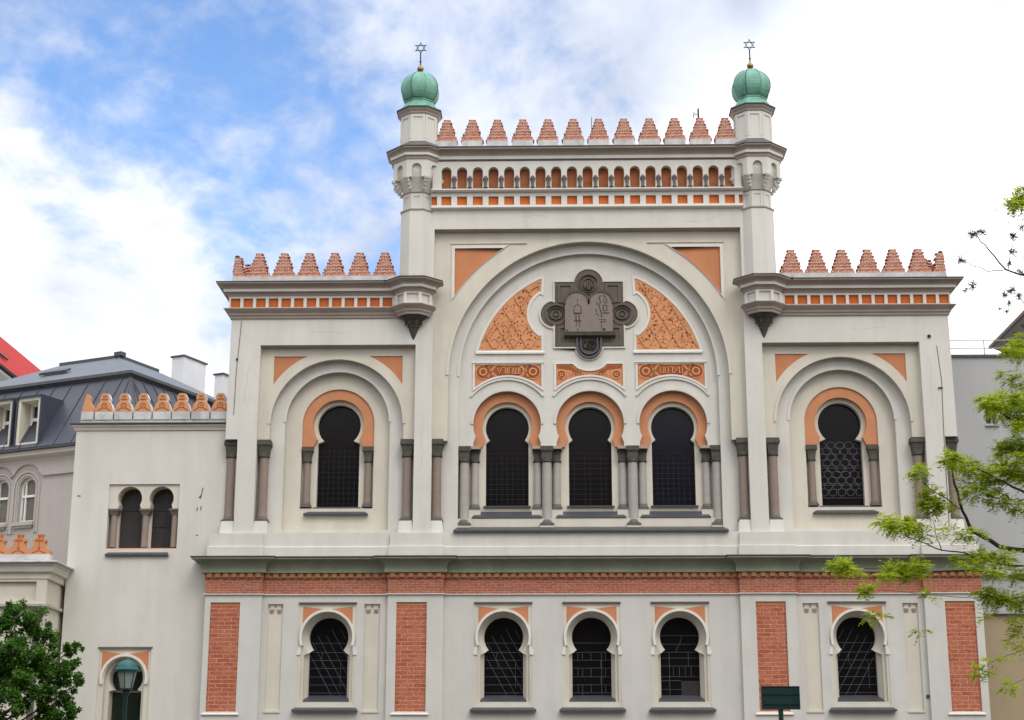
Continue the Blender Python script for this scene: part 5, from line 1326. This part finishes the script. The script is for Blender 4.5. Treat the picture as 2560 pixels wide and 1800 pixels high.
# eaves of the house beyond
EAV = thing('eaved_house', 'house with wide grey sloping eaves rising above the grey wall at the right', 'house', (21, 12, 0))
def eps(o): o.location = (-21, -12, 0); return o
ew = MB(); ew.box(18.7, 32, 2.5, 16.8, 15.6, 19.9); eps(ew.build('wall', GREYW, EAV))
ee = MB(); ee.hexa([(17.55, 1.9, 19.95), (18.75, 1.9, 19.45), (18.75, 17.1, 19.45), (17.55, 17.1, 19.95), (17.50, 1.9, 20.03), (25.0, 1.9, 23.4), (25.0, 17.1, 23.4), (17.50, 17.1, 20.03)]); eps(ee.build('roof', EAVEM, EAV))
eg = MB(); eg.sweep([(.0, 19.93), (.10, 19.95), (.13, 20.05), (.0, 20.08)], [(17.55, 17.2), (17.55, 1.8)]); eps(eg.build('gutter', COLUMN, EAV))
er = MB()
for i in range(14):
    y = 2.3+i*1.1; er.hexa([(17.7, y-.06, 19.80), (18.7, y-.06, 19.36), (18.7, y+.06, 19.36), (17.7, y+.06, 19.80), (17.7, y-.06, 19.90), (18.7, y-.06, 19.48), (18.7, y+.06, 19.48), (17.7, y+.06, 19.90)])
eps(er.build('rafter', COLUMN, EAV))

# ================================================================== unseen houses behind the viewpoint, added to block low sky light
ROWC = (mat('ochre_house_render', (0.30, 0.24, 0.15), 0.9), mat('grey_house_render', (0.26, 0.25, 0.24), 0.9), mat('rose_house_render', (0.30, 0.21, 0.18), 0.9), mat('buff_house_render', (0.29, 0.26, 0.20), 0.9))
for i, (x0, x1, h, lab) in enumerate(((-75, -38, 22, 'unseen ochre house with tiled roof, added to block low sky light'), (-37.6, -6, 24, 'unseen grey house with tiled roof, added to block low sky light'), (-5.6, 28, 23, 'unseen rose house with tiled roof, added to block low sky light'), (28.4, 70, 25, 'unseen buff house with tiled roof, added to block low sky light'))):
    t = thing('sky_blocker_house', lab, 'house', ((x0+x1)/2, -60, 0), PI, 'added houses blocking low sky light'); hw = (x1-x0)/2
    nW = int(hw*2/3.2); hl = []
    for q in range(nW):
        for f_ in range(5):
            xc = -hw+(q+.5)*2*hw/nW; hl.append(rect(xc-.6, xc+.6, 1.6+f_*3.5, 3.7+f_*3.5))
    m_ = MB(); m_.slab([rect(-hw, hw, 0, h)] + hl, 0, .35); m_.box(-hw, hw, .6, 12, 0, h); m_.build('wall', ROWC[i], t)
    m_ = MB(); m_.box(-hw+.01, hw-.01, .3, .5, .2, h-.2); m_.build('pane', CURTAIN, t)
    m_ = MB(); m_.add([(-hw, -.5, h), (hw, -.5, h), (hw, 12.4, h), (-hw, 12.4, h), (-hw, 6, h+4.5), (hw, 6, h+4.5)], [(0, 1, 5, 4), (2, 3, 4, 5), (0, 4, 3), (1, 2, 5), (3, 2, 1, 0)]); m_.build('roof', NICHE, t)
# ================================================================== street furniture
SGN = thing('sign', 'small blank dark teal signboard on a thin post in front of the brick panel', 'sign', (2.565, -22, 0.25))
sp = MB(); sp.tube([(0, .03, 0), (0, .03, 2.95)], .042, 10); sp.lathe([(.09, 0), (.09, .03), (.05, .06)], 0, .03, 12); sp.build('post', SIGNG, SGN)
sb = MB(); sb.box(-.305, .305, -.012, .012, 2.685, 3.215); sb.slab([rect(-.32, .32, 2.67, 3.23), rect(-.30, .30, 2.69, 3.21)], -.022, .022)
for z in (2.80, 3.04): sb.box(-.30, .30, -.028, -.01, z-.012, z+.012)
sbo = sb.build('board', SIGNG, SGN)
sbo.scale = (1, 1, .68); sbo.location.z = .92
LMP = thing('street_lamp', 'green street lamp with a domed teal lantern in front of the annexe doorway', 'street lamp', (-12.55, -6, 0.13))
lp = MB(); lp.lathe([(.17, 0), (.17, .25), (.13, .32), (.12, .9), (.14, .95), (.085, 1.05), (.07, 2.2), (.095, 2.24), (.065, 2.3), (.058, 4.0), (.09, 4.05), (.11, 4.12), (.07, 4.18)], 0, 0, 16); lp.build('post', LAMPD, LMP)
lz = 4.18
lg_ = MB(); lg_.lathe([(.20, lz+.04), (.335, lz+.60)], 0, 0, 6, PI/6, False); lgo = lg_.build('lantern', LGLASS, LMP)
lb = MB()
for i in range(6):
    a = PI/6+i*PI/3; lb.tube([(.205*math.cos(a), .205*math.sin(a), lz+.02), (.342*math.cos(a), .342*math.sin(a), lz+.62)], .016, 6)
lb.lathe([(.10, lz), (.22, lz+.0), (.22, lz+.045), (.19, lz+.05)], 0, 0, 6, PI/6, False); lb.lathe([(.33, lz+.59), (.36, lz+.60), (.36, lz+.64), (.33, lz+.65)], 0, 0, 6, PI/6, False); lb.build('lantern_frame', LAMPD, lgo)
ld = MB(); ld.lathe([(.42, lz+.60), (.44, lz+.66), (.36, lz+.70), (.34, lz+.78), (.27, lz+.88), (.16, lz+.95), (.06, lz+.98), (.05, lz+1.0), (.03, lz+1.06)], 0, 0, 24); ld.build('lantern_cap', LAMPG, LMP)
for o in LMP.children:
    if o.name.split('.')[0] in ('lantern', 'lantern_cap'):
        o.scale = (.80, .80, .80); o.location.z += lz*.20

# ================================================================== trees
def leaf_quad(mb, p, d, up, ln, wd):
    """a leaf: folded diamond"""
    s = d.cross(up)
    if s.length < 1e-4: s = Vector((1, 0, 0))
    s.normalize(); n = s.cross(d).normalized()
    a = p; b = p+d*ln*.45+s*wd*.5+n*wd*.12; c = p+d*ln; e = p+d*ln*.45-s*wd*.5+n*wd*.12
    mb.add([a, b, c, e], [(0, 1, 2), (0, 2, 3)])
def rvec(rr):
    while True:
        v = Vector((rr.uniform(-1, 1), rr.uniform(-1, 1), rr.uniform(-1, 1)))
        if .05 < v.length < 1: return v.normalized()
rr = random.Random(3)
LT = thing('leafy_tree', 'dark green broadleaf tree filling the lower left corner before the entrance wing', 'tree', (-15.9, -9, 0.13))
off = Vector((-15.9, -9, .13))
tr = MB(); tr.tube([(0, 0, 0), (.05, 0, 1.2), (-.05, .05, 2.3), (.0, 0, 3.4), (.1, 0, 4.6)], [.20, .15, .12, .09, .04], 10)
clumps = []
for px, py, rad, yy in ((20, 1375, .50, -9.2), (70, 1395, .48, -9), (110, 1425, .42, -8.8), (30, 1450, .65, -9.5), (90, 1480, .55, -9.3), (150, 1455, .24, -8.9), (165, 1490, .30, -9), (172, 1450, .15, -9.1), (140, 1505, .40, -9.4), (40, 1530, .70, -9.6), (100, 1550, .55, -9.2), (145, 1560, .38, -9), (160, 1590, .30, -9.1), (-30, 1420, .8, -9), (-40, 1540, .9, -9), (0, 1500, .7, -8.3), (60, 1500, .6, -8.2), (128, 1605, .45, -9.2), (-100, 1480, 1.0, -9), (-60, 1610, .9, -9), (40, 1590, .3, -9.3), (95, 1610, .4, -8.9), (178, 1530, .14, -9)):
    c = at(px, py, yy)-off; clumps.append((c, rad))
crown = MB()
for c, rad in clumps:
    st = Vector((rr.uniform(-.1, .1), 0, max(1.2, c.z-1.2-.4*abs(c.x))))
    mid = (st+c)*.5+Vector((0, 0, .2))
    tr.tube([st, mid, c, c+(c-mid).normalized()*rad*.4], [.045, .025, .012, .004], 6)
    n = int(4800*rad*rad+420*rad+50)
    for sub in range(max(5, int(34*rad))):
        sc_c = c+rvec(rr)*rad*rr.uniform(.1, 1.0); sr = rad*rr.uniform(.18, .40)
        for q in range(int(n/max(5, int(34*rad)))+4):
            p = sc_c+rvec(rr)*sr*rr.uniform(.2, 1.0)
            d = (rvec(rr)+Vector((0, -.2, -.25))).normalized()
            leaf_quad(crown, p, d, (rvec(rr)*.6+Vector((0, 0, 1))).normalized(), rr.uniform(.06, .11), rr.uniform(.045, .075))
tr.build('trunk', BARK, LT); crown.build('crown', LEAF_D, LT, recalc=False)

RT = thing('spring_tree', 'tree with bright yellow green spring leaves reaching in from the right edge', 'tree', (9.6, -24, 0.13))
off = Vector((9.6, -24, .13))
rr = random.Random(9)
tr = MB(); crown = MB()
TR_TOP = [(0, 0, 0), (-.1, 0, 1.5), (.05, .05, 3.0), (-.15, 0, 5.0), (-.2, 0, 7.5), (-.35, 0, 10.5), (-.5, 0, 13.0)]
tr.tube(TR_TOP, [.22, .18, .15, .13, .10, .06, .02], 10)
def frond(p, d, ln, lw, n):
    """a compound leaf: leaflets in pairs along a drooping rachis"""
    side = d.cross(Vector((0, 0, 1)))
    if side.length < .01: side = Vector((1, 0, 0))
    side.normalize()
    pts = []
    for i in range(n+1):
        t = i/n; pts.append(p+d*ln*t+Vector((0, 0, -.22*ln*t*t)))
    for i in range(1, n+1):
        t = i/n; s = lw*(1-.45*abs(t-.4))
        for sg in (-1, 1):
            dd = (side*sg*1.0+d*.45+Vector((rr.uniform(-.3, .3), rr.uniform(-.3, .3), rr.uniform(-.35, .2)))).normalized()
            leaf_quad(crown, pts[i], dd, (rvec(rr)*.5+Vector((0, -.4, .8))).normalized(), s, s*.42)
def cluster(px, py, y, rad, dens=1.0):
    c = at(px, py, y)-off
    n = max(7, int(150*dens*rad/.30))
    for q in range(n):
        v = rvec(rr); v.z *= .55
        p = c+v*rad*rr.uniform(.0, 1.0)**.7*.95
        d = (v+Vector((rr.uniform(-.4, .2), rr.uniform(-.3, .3), rr.uniform(-.3, .3)))).normalized()
        frond(p, d, rr.uniform(.12, .20), rr.uniform(.060, .095), 5)
    return c
def branch(pxs, y, r0, r1, dep=0.0):
    pts = [at(px, py, y+dep*i)-off for i, (px, py) in enumerate(pxs)]
    n = len(pts); out = []
    for i in range(n-1):
        for q in range(3):
            t = q/3; p = pts[i].lerp(pts[i+1], t)+Vector((rr.uniform(-.012, .012), rr.uniform(-.02, .02), rr.uniform(-.012, .012))); out.append(p)
    out.append(pts[-1]); m = len(out)
    tr.tube(out, [r0+(r1-r0)*i/(m-1) for i in range(m)], 6)
Y0 = -24
# lower limbs with leaf sprays
branch([(2420, 1330), (2330, 1240), (2240, 1225), (2180, 1190), (2155, 1145), (2140, 1085), (2130, 1040)], Y0, .05, .012, .05)
branch([(2152, 1140), (2120, 1118), (2085, 1095), (2060, 1075)], Y0+.2, .012, .005)
branch([(2300, 1270), (2230, 1262), (2160, 1240), (2110, 1232), (2060, 1215), (2020, 1195)], Y0+.1, .018, .005)
branch([(2420, 1180), (2310, 1110), (2250, 1080), (2190, 1050)], Y0-.4, .03, .008)
branch([(2430, 1060), (2300, 965), (2245, 925), (2215, 905)], Y0-.3, .03, .007)
branch([(2110, 1235), (2095, 1190), (2090, 1160)], Y0+.1, .008, .004)
branch([(2420, 1300), (2290, 1300), (2200, 1275), (2080, 1285), (1980, 1275), (1900, 1272)], Y0+.5, .022, .004)
branch([(2290, 1150), (2255, 1125), (2240, 1095)], Y0+.3, .010, .004)
for px, py, rad, dn_ in ((2062, 1060, .10, .9), (2090, 1110, .14, 1), (2085, 1135, .13, 1), (2115, 1140, .10, .8), (2130, 1030, .13, 1.1), (2165, 1040, .12, .9), (2195, 1060, .14, .9), (2160, 1085, .07, .5), (2220, 1085, .14, .8), (2185, 1105, .12, .7), (2235, 1120, .12, .6),
        (1985, 1170, .12, .8), (2015, 1178, .15, 1.2), (2045, 1180, .13, 1), (2070, 1200, .08, .6), (2110, 1190, .06, .5), (2135, 1195, .06, .4), (2165, 1200, .09, .5), (2190, 1190, .07, .4),
        (1882, 1268, .10, 1.2), (1900, 1272, .07, .9), (1925, 1280, .05, .5), (2005, 1272, .12, 1.0), (2040, 1280, .12, 1.1), (2060, 1270, .10, 1), (1985, 1290, .07, .8), (1938, 1320, .06, 1), (2150, 1255, .09, .6), (2200, 1245, .12, .8), (2250, 1250, .13, .8), (2280, 1285, .12, .8), (2230, 1280, .10, .6), (2180, 1270, .08, .5),
        (2225, 905, .12, 1), (2255, 895, .15, 1), (2285, 910, .15, 1), (2205, 900, .06, .6), (2245, 930, .10, .8), (2290, 940, .12, .9), (2275, 855, .10, .6), (2255, 840, .07, .5), (2290, 790, .12, .9), (2270, 785, .08, .8), (2295, 765, .10, .8), (2275, 1000, .15, 1.1), (2250, 1010, .12, .9), (2290, 1030, .12, .9), (2255, 1050, .14, .9), (2280, 1070, .14, .9), (2235, 1050, .08, .6), (2290, 960, .1, .8), (2270, 1130, .1, .5), (2290, 1140, .10, .6),
        (2225, 1340, .12, 1.0), (2260, 1345, .12, .9), (2290, 1350, .12, .8), (2200, 1325, .06, .5), (2085, 1335, .05, .5), (2065, 1410, .04, .4), (1950, 1380, .05, .5), (1975, 1385, .04, .4), (2195, 1505, .06, .9), (2220, 1480, .04, .4), (2258, 1540, .05, .6), (2285, 1390, .08, .5), (2285, 1420, .07, .5), (2270, 1440, .05, .3), (2290, 1455, .06, .4), (2210, 1385, .04, .3), (2255, 1480, .03, .3),
        (2340, 900, .3, .8), (2350, 1040, .3, .8), (2360, 1200, .3, .8), (2345, 1330, .25, .8), (2380, 780, .3, .8), (2420, 980, .35, .7), (2440, 1150, .35, .7), (2450, 820, .35, .7)):
    cluster(px, py, Y0+rr.uniform(-.5, .5), rad*(1.22 if px > 2150 else 1.08), dn_)
# hanging thin twigs that carry the stray leaves
branch([(2330, 1330), (2250, 1345), (2100, 1335), (2000, 1325), (1938, 1320)], Y0+.3, .006, .002)
branch([(2340, 1440), (2258, 1470), (2222, 1485), (2195, 1505)], Y0+.2, .006, .002)
branch([(2320, 1370), (2290, 1400), (2280, 1440)], Y0-.2, .006, .002)
branch([(2330, 1500), (2290, 1525), (2258, 1540)], Y0+.2, .005, .002)
# upper, almost bare twigs against the sky
def twigs(px, py, y, n, rad):
    c = at(px, py, y)-off
    for q in range(n):
        v = rvec(rr); v.y *= .4; e = c+v*rad*rr.uniform(.5, 1.0)
        m = (c+e)*.5+rvec(rr)*rad*.12
        tr.tube([c+v*.0, m, e], [.006, .004, .002], 4)
        for w_ in range(5):
            b = m.lerp(e, rr.uniform(0, 1.1)); dd = rvec(rr)
            tr.tube([b, b+dd*rad*.22], [.003, .0018], 4)
            leaf_quad(crownu, b+dd*rad*.2, dd, rvec(rr), .026, .013)
crownu = MB()
Y1 = -24.5
branch([(2420, 690), (2330, 625), (2255, 605), (2215, 560), (2190, 530), (2165, 520)], Y1, .020, .004)
branch([(2255, 605), (2215, 608), (2180, 595), (2155, 585), (2135, 575)], Y1, .008, .003)
branch([(2255, 606), (2225, 635), (2205, 645)], Y1, .005, .002)
branch([(2258, 604), (2265, 570), (2272, 540), (2272, 520)], Y1, .007, .002)
branch([(2420, 760), (2310, 700), (2280, 660), (2260, 650)], Y1+.3, .012, .003)
branch([(2420, 480), (2330, 470), (2290, 455), (2270, 450)], Y1+.2, .012, .004)
branch([(2400, 540), (2320, 530), (2290, 515)], Y1+.2, .010, .003)
for px, py, n, rad in ((2180, 525, 12, .12), (2200, 520, 9, .10), (2155, 582, 10, .10), (2180, 640, 11, .11), (2165, 650, 5, .07), (2272, 530, 10, .12), (2270, 565, 9, .10), (2262, 590, 6, .06), (2290, 610, 8, .1), (2268, 650, 10, .11), (2250, 660, 7, .08), (2260, 680, 6, .08), (2255, 700, 4, .06), (2240, 690, 3, .05), (2290, 510, 6, .08), (2285, 665, 8, .1)):
    twigs(px, py, Y1+rr.uniform(-.2, .2), int(n*1.9), rad*1.08)
for px, py, rad in ((2285, 450, .14), (2270, 460, .10), (2295, 435, .12), (2330, 470, .25), (2345, 560, .25)):
    cluster(px, py, Y1+rr.uniform(-.3, .3), rad, .8)
tr.build('trunk', BARK, RT)
crown.build('crown', LEAF_B, RT, recalc=False)
crownu.build('twig_leaves', LEAF_D, RT, recalc=False)
